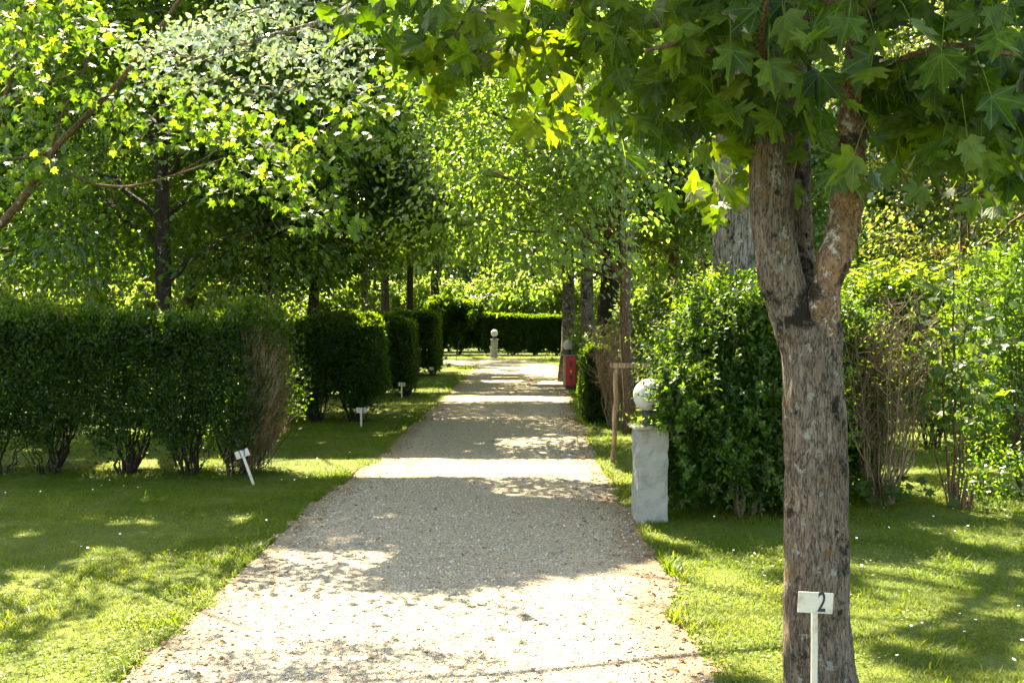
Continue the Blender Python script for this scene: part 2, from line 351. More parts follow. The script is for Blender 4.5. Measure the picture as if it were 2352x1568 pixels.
def cross_far(x): return np.where(x < -.5, 40.3 + .10 * (-.5 - x), 40.3 - np.clip(x + .5, 0, 3.2) ** 1.6 * 1.5)
def on_path(x, y):
    a = (x > edge_l(y)) & (x < edge_r(y)) & (y < cross_far(x))
    b = (y > cross_near(x)) & (y < cross_far(x)) & (x < 1.7)
    return a | b

def sheet(name, xs, ys, dz, mat, keep=None):
    X, Y = np.meshgrid(xs, ys); V = np.stack([X, Y, ground_z(X, Y) + dz], -1).reshape(-1, 3)
    nx = len(xs); i = np.arange(len(ys) - 1)[:, None] * nx + np.arange(nx - 1)[None]
    q = np.stack([i, i + 1, i + nx + 1, i + nx], -1).reshape(-1, 4)
    if keep is not None:
        c = V[q].mean(1); q = q[keep(c[:, 0], c[:, 1])]
    b = MB(); b.add(V, q, np.full(len(q), 4)); return b.build(name, mat, smooth=True)

def lawn_mat():
    m, nt, N, L, b, out = newmat('lawn_soil_and_turf')
    tc = N.new('ShaderNodeTexCoord')
    n = N.new('ShaderNodeTexNoise'); n.inputs['Scale'].default_value = 1.4; n.inputs['Detail'].default_value = 12; n.inputs['Roughness'].default_value = .75
    L.new(tc.outputs['Object'], n.inputs[0])
    f = N.new('ShaderNodeTexNoise'); f.inputs['Scale'].default_value = 60; f.inputs['Detail'].default_value = 4; L.new(tc.outputs['Object'], f.inputs[0])
    mx = N.new('ShaderNodeMath'); mx.operation = 'MULTIPLY_ADD'; L.new(f.outputs['Fac'], mx.inputs[0]); mx.inputs[1].default_value = .5; L.new(n.outputs['Fac'], mx.inputs[2])
    r = ramp(N, [(.036, .052, .005), (.056, .080, .007), (.09, .11, .012), (.12, .12, .03)], [.45, .68, .85, 1]); L.new(mx.outputs[0], r.inputs[0])
    L.new(r.outputs[0], b.inputs['Base Color']); b.inputs['Roughness'].default_value = .9; b.inputs['Specular IOR Level'].default_value = .2
    bp = N.new('ShaderNodeBump'); bp.inputs['Strength'].default_value = .8; bp.inputs['Distance'].default_value = .03; L.new(f.outputs['Fac'], bp.inputs['Height']); L.new(bp.outputs[0], b.inputs['Normal'])
    return m
def gravel_mat():
    m, nt, N, L, b, out = newmat('pale_gravel')
    tc = N.new('ShaderNodeTexCoord')
    vo = N.new('ShaderNodeTexVoronoi'); vo.inputs['Scale'].default_value = 85; vo.inputs['Randomness'].default_value = 1; L.new(tc.outputs['Object'], vo.inputs['Vector'])
    vo2 = N.new('ShaderNodeTexVoronoi'); vo2.inputs['Scale'].default_value = 120; L.new(tc.outputs['Object'], vo2.inputs['Vector'])
    sp = N.new('ShaderNodeSeparateColor'); L.new(vo.outputs['Color'], sp.inputs[0])
    r = ramp(N, [(.19, .15, .10), (.35, .285, .19), (.43, .36, .25), (.50, .43, .305), (.60, .53, .40)], [0, .18, .45, .8, 1]); L.new(sp.outputs[0], r.inputs[0])
    d = N.new('ShaderNodeMapRange'); d.inputs['From Min'].default_value = .0; d.inputs['From Max'].default_value = .75; d.inputs['To Min'].default_value = 1.08; d.inputs['To Max'].default_value = .55
    L.new(vo.outputs['Distance'], d.inputs[0])
    mm = N.new('ShaderNodeMix'); mm.data_type = 'RGBA'; mm.blend_type = 'MULTIPLY'; mm.inputs[0].default_value = 1; L.new(r.outputs[0], mm.inputs[6]); L.new(d.outputs[0], mm.inputs[7])
    col = mm.outputs[2]
    # litter and soil along the edges (attribute) and in blotches down the middle
    at = N.new('ShaderNodeAttribute'); at.attribute_name = 'litter'
    n = N.new('ShaderNodeTexNoise'); n.inputs['Scale'].default_value = 3; n.inputs['Detail'].default_value = 9; n.inputs['Roughness'].default_value = .75; L.new(tc.outputs['Object'], n.inputs[0])
    ad = N.new('ShaderNodeMath'); ad.operation = 'ADD'; L.new(at.outputs['Fac'], ad.inputs[0]); L.new(n.outputs['Fac'], ad.inputs[1])
    mr = N.new('ShaderNodeMapRange'); mr.inputs['From Min'].default_value = .62; mr.inputs['From Max'].default_value = 1.25; mr.inputs['To Max'].default_value = .85; L.new(ad.outputs[0], mr.inputs[0])
    lr = ramp(N, [(.10, .065, .032), (.20, .135, .07), (.27, .20, .12)]); L.new(sp.outputs[1], lr.inputs[0])
    x = N.new('ShaderNodeMix'); x.data_type = 'RGBA'; L.new(mr.outputs[0], x.inputs[0]); L.new(col, x.inputs[6]); L.new(lr.outputs[0], x.inputs[7])
    L.new(x.outputs[2], b.inputs['Base Color']); b.inputs['Roughness'].default_value = .9; b.inputs['Specular IOR Level'].default_value = .25
    ih = N.new('ShaderNodeMath'); ih.operation = 'ADD'; L.new(vo.outputs['Distance'], ih.inputs[0]); L.new(vo2.outputs['Distance'], ih.inputs[1])
    bp = N.new('ShaderNodeBump'); bp.invert = True; bp.inputs['Strength'].default_value = .9; bp.inputs['Distance'].default_value = .012; L.new(ih.outputs[0], bp.inputs['Height']); L.new(bp.outputs[0], b.inputs['Normal'])
    return m
xs = np.r_[np.linspace(-160, -12, 12), np.linspace(-11, 11, 60), np.linspace(12, 160, 12)]
ys = np.r_[np.linspace(-60, -6, 6), np.linspace(-5, 50, 90), np.linspace(55, 300, 12)]
tag(sheet('lawn', xs, ys, 0, lawn_mat()), kind='structure')
pg = sheet('gravel_path', np.arange(-14, 3.0, .07), np.r_[np.arange(-6, 12, .08), np.arange(12, 42, .16)], .004, gravel_mat(), keep=on_path)
tag(pg, kind='structure')
me = pg.data; co = np.empty(len(me.vertices) * 3, np.float32); me.vertices.foreach_get('co', co); co = co.reshape(-1, 3)
xx, yy = co[:, 0], co[:, 1]
dl = np.minimum(xx - edge_l(yy), edge_r(yy) - xx)
lit = .62 * (1 - smooth(0.0, .42, dl)) + .30 * np.exp(-((xx - (-.2 + .012 * yy)) / .35) ** 2) * smooth(12, 20, yy) + .12 * smooth(14, 28, yy)
lit += .55 * (1 - smooth(0, .8, edge_r(yy) - xx)) * (1 - smooth(5, 9, yy))
lit -= .16 * (np.exp(-((xx + 1.0) / .28) ** 2) + np.exp(-((xx - .45) / .28) ** 2))
lit = np.where(yy > cross_near(xx), .36, lit)
a = me.attributes.new('litter', 'FLOAT', 'POINT'); a.data.foreach_set('value', lit.astype(np.float32))

rng = np.random.default_rng(7)
# loose stones on the path
def stones():
    b = MB()
    base = np.array([(1, 0, 0), (0, 1, 0), (-1, 0, 0), (0, -1, 0), (0, 0, .8), (0, 0, -.3)], float)
    fc = [(0, 1, 4), (1, 2, 4), (2, 3, 4), (3, 0, 4), (1, 0, 5), (2, 1, 5), (3, 2, 5), (0, 3, 5)]
    n = 26000
    y = 3.3 + 9 * rng.random(n) ** 1.5; x = -2.1 + 3.6 * rng.random(n)
    k = on_path(x, y); x, y = x[k], y[k]; n = len(x)
    sz = .004 + .009 * rng.random(n) ** 2.5
    dz = rng.random(n) * 6.283
    dr = np.c_[np.cos(dz), np.sin(dz), .25 * rng.normal(size=n)]; no = np.c_[.25 * rng.normal(size=(n, 2)), np.ones(n)]
    b.leaves((base, fc), np.c_[x, y, np.full(n, .006)], no, dr, sz, rng.random(n))
    m, nt, N, L, bs, out = newmat('stone'); at = N.new('ShaderNodeAttribute'); at.attribute_name = 'rnd'
    r = ramp(N, [(.12, .10, .08), (.30, .25, .18), (.41, .35, .26), (.50, .45, .36)], [0, .25, .7, 1]); L.new(at.outputs['Fac'], r.inputs[0]); L.new(r.outputs[0], bs.inputs['Base Color']); bs.inputs['Roughness'].default_value = .85
    tag(b.build('gravel', m), kind='stuff')
stones()
def dead_leaves():
    b = MB(); n = 5200
    y = 3.4 + 30 * rng.random(n) ** 1.3; side = rng.random(n)
    el, er = edge_l(y), edge_r(y)
    e = np.abs(rng.normal(size=n)) * .28
    x = np.where(side < .3, el + e - .06, np.where(side < .8, er - e + .1, el + (er - el) * rng.random(n)))
    dz = rng.random(n) * 6.283
    dr = np.c_[np.cos(dz), np.sin(dz), .3 * rng.normal(size=n)]; no = np.c_[.35 * rng.normal(size=(n, 2)), np.ones(n)]
    b.leaves(OVAL, np.c_[x, y, ground_z(x, y) + .012], no, dr, .015 + .03 * rng.random(n), rng.random(n))
    tag(b.build('fallen_leaves', M['dead']), kind='stuff')
dead_leaves()

def grass():
    b = MB()
    blade = (np.array([(0, -.042, 0), (0, .042, 0), (.55, .034, .06), (.55, -.034, .06), (1, 0, .28)]), [(0, 1, 2, 3), (3, 2, 4)])
    tri = (np.array([(0, -.07, 0), (0, .07, 0), (1, 0, .2)]), [(0, 1, 2)])
    for (y0, y1, dens, tpl, hs) in ((2.9, 5.0, 14000, blade, .030), (5.0, 7.5, 10500, blade, .032), (7.5, 11, 5000, blade, .036), (11, 17, 1900, tri, .042), (17, 30, 700, tri, .05), (30, 47, 330, tri, .06)):
        hw = .56 * y1 + .3
        n = int(dens * 2 * hw * (y1 - y0)); x = -hw + 2 * hw * rng.random(n); y = y0 + (y1 - y0) * rng.random(n)
        tuft = vnoise(x * 3, y * 3, seed=31)
        k = (~on_path(x, y)) & (np.abs(x) < .56 * y + .3) & (rng.random(n) < .55 + .6 * tuft)
        x, y, tuft = x[k], y[k], tuft[k]; n = len(x)
        dl = np.minimum(np.abs(x - edge_l(y)), np.abs(x - edge_r(y)))
        h = hs * (.55 + .9 * rng.random(n)) * (.6 + .9 * tuft) * (1 + .7 * np.exp(-dl / .12))
        long_ = rng.random(n) < .012; h = np.where(long_, h * 2.0, h)
        az = rng.random(n) * 6.283; ln = .3 + .9 * rng.random(n)
        dr = np.c_[np.cos(az) * ln, np.sin(az) * ln, np.ones(n)]
        no = np.c_[-np.cos(az), -np.sin(az), ln] * 1.0
        fade = .75 * vnoise(x * .7, y * .9, seed=33) + .55 * vnoise(x * 4, y * 4, seed=34) + .35 * rng.random(n) - .33
        b.leaves(tpl, np.c_[x, y, ground_z(x, y) - .004], -no, dr, h, np.clip(fade, 0, 1))
    # broad clover-like leaves low in the turf
    n = 26000; y = 3.2 + 6.5 * rng.random(n) ** 1.4; x = (rng.random(n) * 2 - 1) * (.56 * y + .3)
    k = (~on_path(x, y)) & (vnoise(x * 1.7, y * 1.7, seed=36) > .45); x, y = x[k], y[k]; n = len(x); az = rng.random(n) * 6.283
    b.leaves(ROUND, np.c_[x, y, .012 + .03 * rng.random(n)], np.c_[.4 * rng.normal(size=(n, 2)), np.ones(n)], np.c_[np.cos(az), np.sin(az), .1 * rng.normal(size=n)], .012 + .01 * rng.random(n), .5 + .4 * rng.random(n))
    tag(b.build('grass', M['grass']), kind='stuff')
grass()
def daisies():
    b = MB(); n = 340
    y = 3.6 + 8.5 * rng.random(n) ** 1.2; x = np.where(rng.random(n) < .5, -1.9 - 4 * rng.random(n), 1.4 + 3.5 * rng.random(n))
    k = (~on_path(x, y)) & (vnoise(x * 1.1, y * 1.1, seed=41) > .42); x, y = x[k], y[k]; n = len(x)
    pet = []
    for i in range(9):
        a = i * 2 * math.pi / 9; pet.append((math.cos(a), math.sin(a), .12 if i % 2 else .0))
    tpl = (np.array([(0, 0, 0)] + pet), [(0, i + 1, (i + 1) % 9 + 1) for i in range(9)])
    az = rng.random(n) * 6.283
    b.leaves(tpl, np.c_[x, y, .045 + .03 * rng.random(n)], np.c_[.4 * rng.normal(size=(n, 2)) + np.array([0, -.3]), np.ones(n)], np.c_[np.cos(az), np.sin(az), 0 * az], .006 + .004 * rng.random(n), rng.random(n))
    tag(b.build('daisy_flowers', M['petal']), kind='stuff')
daisies()

# ------------------------------------------------------------------ foliage generators
def leafset(b, tpl, pos, nor, dr, size, rg, prune=True, bias=0.0, rnd=None, keepfn=None):
    n = len(pos)
    k = pos[:, 2] > ground_z(pos[:, 0], pos[:, 1]) + .03
    if prune:
        x, y = ground_hit(pos); k &= ~hole(x, y, None if prune == 'low' else pos[:, 2])
    if keepfn is not None: k &= keepfn(pos)
    r = np.clip(rg.normal(.45 + bias, .22, n), 0, 1) if rnd is None else rnd
    sz = np.broadcast_to(np.asarray(size, float), (n,)) * (.7 + .6 * rg.random(n))
    b.leaves(tpl, pos[k], nor[k], dr[k], sz[k], r[k])

def clump_leaves(b, twb, rg, c, r, n_spray, per, leaf, tpl, spread, prune=True, droop=.5, flat=.75, twig_r=0.0, keepfn=None):
    """sprays of leaves on twigs that fan out from the clump's middle"""
    c = np.asarray(c, float)
    d = nrm(rg.normal(size=(n_spray, 3))); u = rg.random(n_spray) ** .42
    off = d * u[:, None] * np.array([r, r, r * flat]); sc = c + off
    snor = nrm(np.c_[off[:, :2] / max(r, .1) * .55, np.full(n_spray, .9)] + .25 * rg.normal(size=(n_spray, 3)))
    sdir = nrm(off + np.array([0, 0, -.1 * r]) + 1e-3)
    a = rg.random((n_spray, per)) * 6.283; q = spread * np.sqrt(rg.random((n_spray, per)))
    t1 = nrm(np.cross(snor, sdir)); t2 = np.cross(t1, snor)
    pos = sc[:, None] + (np.cos(a) * q)[..., None] * t2[:, None] * 1.3 + (np.sin(a) * q)[..., None] * t1[:, None] + (.10 * spread * rg.normal(size=(n_spray, per)))[..., None] * snor[:, None]
    ld = nrm((np.cos(a))[..., None] * t2[:, None] + (np.sin(a))[..., None] * t1[:, None] + .6 * sdir[:, None] + .4 * rg.normal(size=(n_spray, per, 3)))
    ld = ld + np.array([0, 0, -droop]) * (.3 + rg.random((n_spray, per)))[..., None]
    no = nrm(snor[:, None] + .42 * rg.normal(size=(n_spray, per, 3)))
    bias = rg.normal(0, .12, n_spray)
    rnd = np.clip(np.repeat(bias, per) + rg.normal(.45, .2, n_spray * per), 0, 1)
    leafset(b, tpl, pos.reshape(-1, 3), no.reshape(-1, 3), ld.reshape(-1, 3), leaf, rg, prune, rnd=rnd, keepfn=keepfn)
    if twb is not None and twig_r > 0:
        tw = sc[::3]; mp_ = (tw + c) / 2
        if prune: tw = tw[~(hole(*ground_hit(tw)) | hole(*ground_hit(mp_)))]
        for s_ in tw:
            mid = (c + s_) / 2 + np.array([0, 0, .06 * r]) + .08 * r * rg.normal(size=3)
            twb.tube(np.array([c + (s_ - c) * .05, mid, s_]), [twig_r, twig_r * .7, twig_r * .35], 4, False)

def curve(p0, p1, rg, sag=0.0, n=7, wob=.05):
    p0, p1 = np.asarray(p0, float), np.asarray(p1, float); t = np.linspace(0, 1, n)[:, None]
    L = np.linalg.norm(p1 - p0); w = rg.normal(size=(n, 3)) * wob * L * (t * (1 - t)) * 2
    return p0 + (p1 - p0) * t + w + np.array([0, 0, sag * L]) * (t * (1 - t)) * 4

def tree(label, x, y, h, tr, crown_r, crown_z0, leaf, n_leaf, mat, bark, seed, name='broadleaf_tree', tpl=OVAL, lean=(0, 0), n_cl=22, prune=True, cat='tree', group=None, twigs=True,
         fork=None, droop=.5, keepfn=None, offset=(0, 0), squash=1.0):
    rg = np.random.default_rng(seed); z0 = float(ground_z(x, y))
    t = thing(name, label, cat, (x, y, z0), group)
    tb, cb = MB(), MB()
    top = np.array([x + lean[0] + .25 * offset[0], y + lean[1] + .25 * offset[1], z0 + h * .86]); fk = z0 + (fork if fork else max(crown_z0 * 1.05, h * .3))
    ts = np.linspace(0, 1, 12)
    tp = np.c_[x + (top[0] - x) * ts ** 1.4, y + (top[1] - y) * ts ** 1.4, z0 - .1 + (top[2] - z0 + .1) * ts] + .02 * h * np.c_[vnoise(ts * 4, ts * 0, seed=seed) - .5, vnoise(ts * 4, ts * 0, seed=seed + 5) - .5, ts * 0] * np.minimum(1, ts * 3)[:, None]
    trr = tr * (1 - .85 * ts ** .9); trr[0] *= 1.45; trr[1] *= 1.06
    tb.tube(tp, trr, 12, True, .10, rg)
    cz = z0 + (crown_z0 + h) / 2; rz = (h - crown_z0) / 2
    cs = []
    tries = 0
    while len(cs) < n_cl and tries < 4000:
        tries += 1
        d = rg.normal(size=3); d /= np.linalg.norm(d); u = rg.random() ** .38
        p = np.array([x + lean[0] * .7 + offset[0] + d[0] * crown_r * u * .85, y + lean[1] * .7 + offset[1] + d[1] * crown_r * u * .85 * squash, cz + d[2] * rz * u * .88])
        if all(np.linalg.norm((p - q) / np.array([1, 1, .8])) > crown_r * .30 for q in cs): cs.append(p)
    n_leaf = int(n_leaf * 3.2); leaf = leaf * 1.12
    per = 22; ns = max(4, int(n_leaf / n_cl / per))
    cr = crown_r * .42
    for p in cs:
        zz = np.clip(p[2] - .35 * np.linalg.norm(p[:2] - np.array([x, y])) - .3, fk - .25 * h * 0, top[2])
        i = np.interp(zz, tp[:, 2], np.arange(12)); a = np.array([np.interp(i, np.arange(12), tp[:, k]) for k in range(3)])
        r0 = np.interp(i, np.arange(12), trr) * .5
        cu = curve(a, p, rg, .05, 7)
        if not (prune and hole(*ground_hit(cu[3:]))[1:].sum() > 2): tb.tube(cu, np.linspace(max(r0, .012), .009, 7), 5, False)
        clump_leaves(cb, tb if twigs else None, rg, p, cr * (.75 + .5 * rg.random()), ns, per, leaf, tpl, cr * .36, prune, droop, .8, .006 if twigs else 0, keepfn)
    tb.build('trunk', M[bark], t, True); cb.build('crown', M[mat], t)
    return t

def stems_fan(b, rg, x, y, z0, h, n, r, spread, kink=.06, lim=None):
    ends = []
    for i in range(n):
        a = rg.random() * 6.283; s = spread * (rg.random() ** .6)
        p0 = np.array([x + .07 * math.cos(a), y + .07 * math.sin(a), z0 - .03]); p1 = np.array([x + s * math.cos(a), y + s * math.sin(a) * .8, z0 + h * (.75 + .3 * rg.random())])
        pts = curve(p0, p1, rg, -.04, 7, kink); b.tube(pts, np.linspace(r, r * .35, 7), 5, False); ends.append(pts)
    return ends

def hedge(label, x0, x1, y0, y1, h, leaf, n_leaf, seed, name='hedge', mat='hedge', tpl=OVAL, gap=.42, pitch=.78, dry_end=None, round_=.16, group=None, tuft=.05, cat='hedge', ragged=.06, shoots=0, base=None):
    rg = np.random.default_rng(seed); cx, cyy = (x0 + x1) / 2, (y0 + y1) / 2
    z0 = float(ground_z(cx, cyy)); t = thing(name, label, cat, (cx, y0 + (y1 - y0) / 2, z0), group)
    fb, sb, db = MB(), MB(), MB()
    lx, ly = x1 - x0, y1 - y0
    areas = np.array([lx * h, lx * h * .6, lx * ly * 1.2, ly * h, ly * h * .6]); areas = areas / areas.sum()
    n = int(n_leaf * 2.8); leaf = leaf * 1.12; f = rg.choice(5, n, p=areas); u, v = rg.random(n), rg.random(n)
    p = np.zeros((n, 3)); nn = np.zeros((n, 3))
    for k in range(5):
        m = f == k
        if k == 0: p[m] = np.c_[x0 + lx * u[m], np.full(m.sum(), y0), h * v[m]]; nn[m] = (0, -1, 0)
        if k == 1: p[m] = np.c_[x0 + lx * u[m], np.full(m.sum(), y1), h * v[m]]; nn[m] = (0, 1, 0)
        if k == 2: p[m] = np.c_[x0 + lx * u[m], y0 + ly * v[m], np.full(m.sum(), h)]; nn[m] = (0, 0, 1)
        if k == 3: p[m] = np.c_[np.full(m.sum(), x1), y0 + ly * u[m], h * v[m]]; nn[m] = (1, 0, 0)
        if k == 4: p[m] = np.c_[np.full(m.sum(), x0), y0 + ly * u[m], h * v[m]]; nn[m] = (-1, 0, 0)
    # round the box towards its top and end edges
    c = np.array([cx, cyy, h * .5]); half = np.array([lx / 2, ly / 2, h * .5])
    q = p - c; inn = np.clip(q, -(half - round_), half - round_); dv = q - inn; ln = np.linalg.norm(dv, axis=1)
    far = (ln > round_) ; q[far] = inn[far] + dv[far] / ln[far, None] * round_; nn[ln > 1e-6] = nrm(nn[ln > 1e-6] + dv[ln > 1e-6] / (ln[ln > 1e-6, None] + 1e-6)); p = q + c
    p[:, 2] += (p[:, 2] / h) * .24 * (vnoise(p[:, 0] * 1.1, p[:, 1] * .6, seed=seed + 7) - .5) * min(1.0, lx / 2)
    wav = ragged * 2 * (vnoise(p[:, 0] * 2.2, p[:, 1] * 2.2, p[:, 2] * 2.2, seed) - .5) + ragged * (vnoise(p[:, 0] * 7, p[:, 1] * 7, p[:, 2] * 7, seed + 1) - .5)
    depth = rg.exponential(.07, n); depth = np.where(rg.random(n) < .3, rg.random(n) * .5 * ly, depth)
    p = p + nn * (wav - depth + tuft * (rg.random(n) ** 3))[:, None]
    bx = base if base is not None else np.arange(x0 + pitch * .45, x1, pitch)
    dist = np.min(np.abs(p[:, 0][:, None] - bx[None]), 1) / (pitch * .5) if len(bx) else np.zeros(n)
    zb = gap * (.55 + .55 * np.clip(dist, 0, 1) ** 1.2) + .12 * (vnoise(p[:, 0] * 5, p[:, 1] * 5, seed=seed + 2) - .5)
    keep = rg.random(n) < np.where(p[:, 2] > zb, 1.0, np.exp(-(zb - p[:, 2]) / .06) * .5 + .012)
    if dry_end: keep &= rg.random(n) < 1 - .88 * smooth(x1 - dry_end, x1 - dry_end * .3, p[:, 0] + .12 * rg.normal(size=n) - .05)
    p, nn = p[keep], nn[keep]; n = len(p)
    no = nrm(nn * .7 + np.array([0, 0, .55]) + .55 * rg.normal(size=(n, 3))); dr = nn * .5 + np.array([0, 0, .35]) + .8 * rg.normal(size=(n, 3))
    p[:, 2] += z0
    leafset(fb, tpl, p, no, dr, leaf, rg, False, rnd=np.clip(rg.normal(.3, .2, n) + .4 * smooth(h - .25, h, p[:, 2] - z0) + .12 * (vnoise(p[:, 0] * 3, p[:, 1] * 3, p[:, 2] * 3, seed) - .5), 0, 1))  # leaves lighten towards the top: sunlit hedge tops put into the colour
    for xb in bx:
        pb = MB(); stems_fan(pb, rg, xb + .06 * rg.normal(), cyy - ly * .12 + .05 * rg.normal(), z0, h * .55, 11, .017, .42)
        stems_fan(pb, rg, xb, cyy - ly * .1, z0, h * .3, 7, .008, .5, .1); pb.build('stem_cluster', M['bark_dark'], t, True)
    if shoots:
        for i in range(shoots):
            xs_, ys_ = x0 + lx * rg.random(), y0 + ly * rg.random(); hh = .12 + .3 * rg.random()
            pts = curve((xs_, ys_, z0 + h - .1), (xs_ + .1 * rg.normal(), ys_ + .1 * rg.normal(), z0 + h + hh), rg, 0, 4); sb.tube(pts, .004, 3, False)
            m = 10; tt = rg.random(m); pp = np.array([np.interp(tt, np.linspace(0, 1, 4), pts[:, k]) for k in range(3)]).T; a = rg.random(m) * 6.283
            leafset(fb, tpl, pp, np.c_[.5 * rg.normal(size=(m, 2)), np.ones(m)], np.c_[np.cos(a), np.sin(a), .5 + 0 * a], leaf * 1.2, rg, False, .25)
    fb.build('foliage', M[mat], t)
    if sb.n: sb.build('sprays', M['twig'], t, True)
    if dry_end:
        for i in range(1300):
            xb = x1 - dry_end * .75 + .1 * rg.normal(); a = rg.random()
            p0 = np.array([xb, cyy + .12 * rg.normal(), z0 + .02 + .45 * rg.random()])
            zt = h * (.22 + .74 * rg.random()); yt = y0 + ly * (.0 + rg.random() * .9); dome = math.sqrt(max(.03, 1 - ((zt / h - .52) / .50) ** 2))
            xt = x1 - dry_end * .95 + dry_end * .92 * dome * (.3 + .7 * rg.random() ** .5)
            pts = curve(p0, (xt, yt, z0 + zt), rg, -.06, 5, .05); db.tube(pts, np.linspace(.0045, .0022, 5), 3, False)
            for k in range(3):
                q = pts[2 + k % 3]; db.tube(np.array([q, q + np.array([.01 + .05 * rg.random(), -.08 * rg.random() + .03, .03 + .08 * rg.random()])]), .002, 3, False)
        db.build('dry_sprays', M['dry_twig'], t)
    return t

def bush_body(fb, sb, rg, c, rad, leaf, n_shoot, per, seed, tpl, zmin, z0, power, shoot_len, fill, up):
    def surf(n):
        d = nrm(rg.normal(size=(n, 3))); k = (np.abs(d) ** power).sum(1) ** (-1 / power); p = d * k[:, None]
        w = 1 + .24 * (vnoise(p[:, 0] * 2.5, p[:, 1] * 2.5, p[:, 2] * 2.5, seed) - .5) * 2 + .10 * (vnoise(p[:, 0] * 7, p[:, 1] * 7, p[:, 2] * 7, seed) - .5)
        return c + p * w[:, None] * rad, nrm(d / rad)
    p, nn = surf(fill); dep = 1 - .45 * rg.random(fill) ** 2
    pos = c + (p - c) * dep[:, None]
    m = fill
    leafset(fb, tpl, pos, nrm(nn * .6 + np.array([0, 0, .6]) + .5 * rg.normal(size=(m, 3))), nn * .5 + np.array([0, 0, .2]) + .8 * rg.normal(size=(m, 3)), leaf, rg, False, -.12, keepfn=lambda q: q[:, 2] > zmin + z0)
    p, nn = surf(n_shoot)
    sd = nrm(nn * .75 + np.array([0, 0, up]) + .35 * rg.normal(size=(n_shoot, 3))); L = shoot_len * (.5 + rg.random(n_shoot))
    p0 = c + (p - c) * .90
    tt = (np.arange(per)[None] + rg.random((n_shoot, per))) / per
    pos = p0[:, None] + sd[:, None] * (L[:, None] * tt)[..., None]
    a = np.arange(per)[None] * 2.4 + rg.random((n_shoot, 1)) * 6
    t1 = nrm(np.cross(sd, np.array([.3, .2, 1.0]))); t2 = np.cross(sd, t1)
    ldir = np.cos(a)[..., None] * t1[:, None] + np.sin(a)[..., None] * t2[:, None] + .7 * sd[:, None]
    no = nrm(sd[:, None] - .5 * ldir + .35 * rg.normal(size=(n_shoot, per, 3)) + np.array([0, 0, .5]))
    rnd = np.clip(.3 + .5 * tt + .15 * rg.normal(size=tt.shape), 0, 1)
    leafset(fb, tpl, pos.reshape(-1, 3), no.reshape(-1, 3), ldir.reshape(-1, 3), leaf * (1.15 - .45 * tt).ravel(), rg, False, rnd=rnd.ravel(), keepfn=lambda q: q[:, 2] > zmin + z0)
    for i in range(0, n_shoot, 2): sb.tube(np.array([p0[i] - sd[i] * .1, p0[i] + sd[i] * L[i] * .95]), .003, 3, False)

def bush(label, c, rad, leaf, n_shoot, per, seed, name='bush', mat='bush', tpl=OVAL, cat='bush', stems=14, zmin=.05, power=2.6, shoot_len=.26, fill=9000, up=.45, lobes=None):
    """rounded shrub: leafy shoots pushing out of a dense body"""
    rg = np.random.default_rng(seed); c = np.array(c, float); rad = np.array(rad, float)
    z0 = float(ground_z(c[0], c[1])); t = thing(name, label, cat, (c[0], c[1], z0)); fb, sb = MB(), MB()
    if lobes:
        for (lc, lr, ls, lf) in lobes: bush_body(fb, sb, rg, np.array(lc), np.array(lr), leaf, ls, per, seed + 9, tpl, zmin, z0, power, shoot_len * .8, lf, up)
    bush_body(fb, sb, rg, c, rad, leaf, n_shoot, per, seed, tpl, zmin, z0, power, shoot_len, fill, up)
    for i in range(max(1, stems // 4)):
        pb = MB(); stems_fan(pb, rg, c[0] + rad[0] * .5 * rg.normal() * .6, c[1] + rad[1] * .3 * rg.normal(), z0, c[2] + .3, 9, .016, rad[0] * .4); pb.build('stem_cluster', M['twig'], t, True)
    fb.build('foliage', M[mat], t); sb.build('sprays', M['twig'], t)
    return t

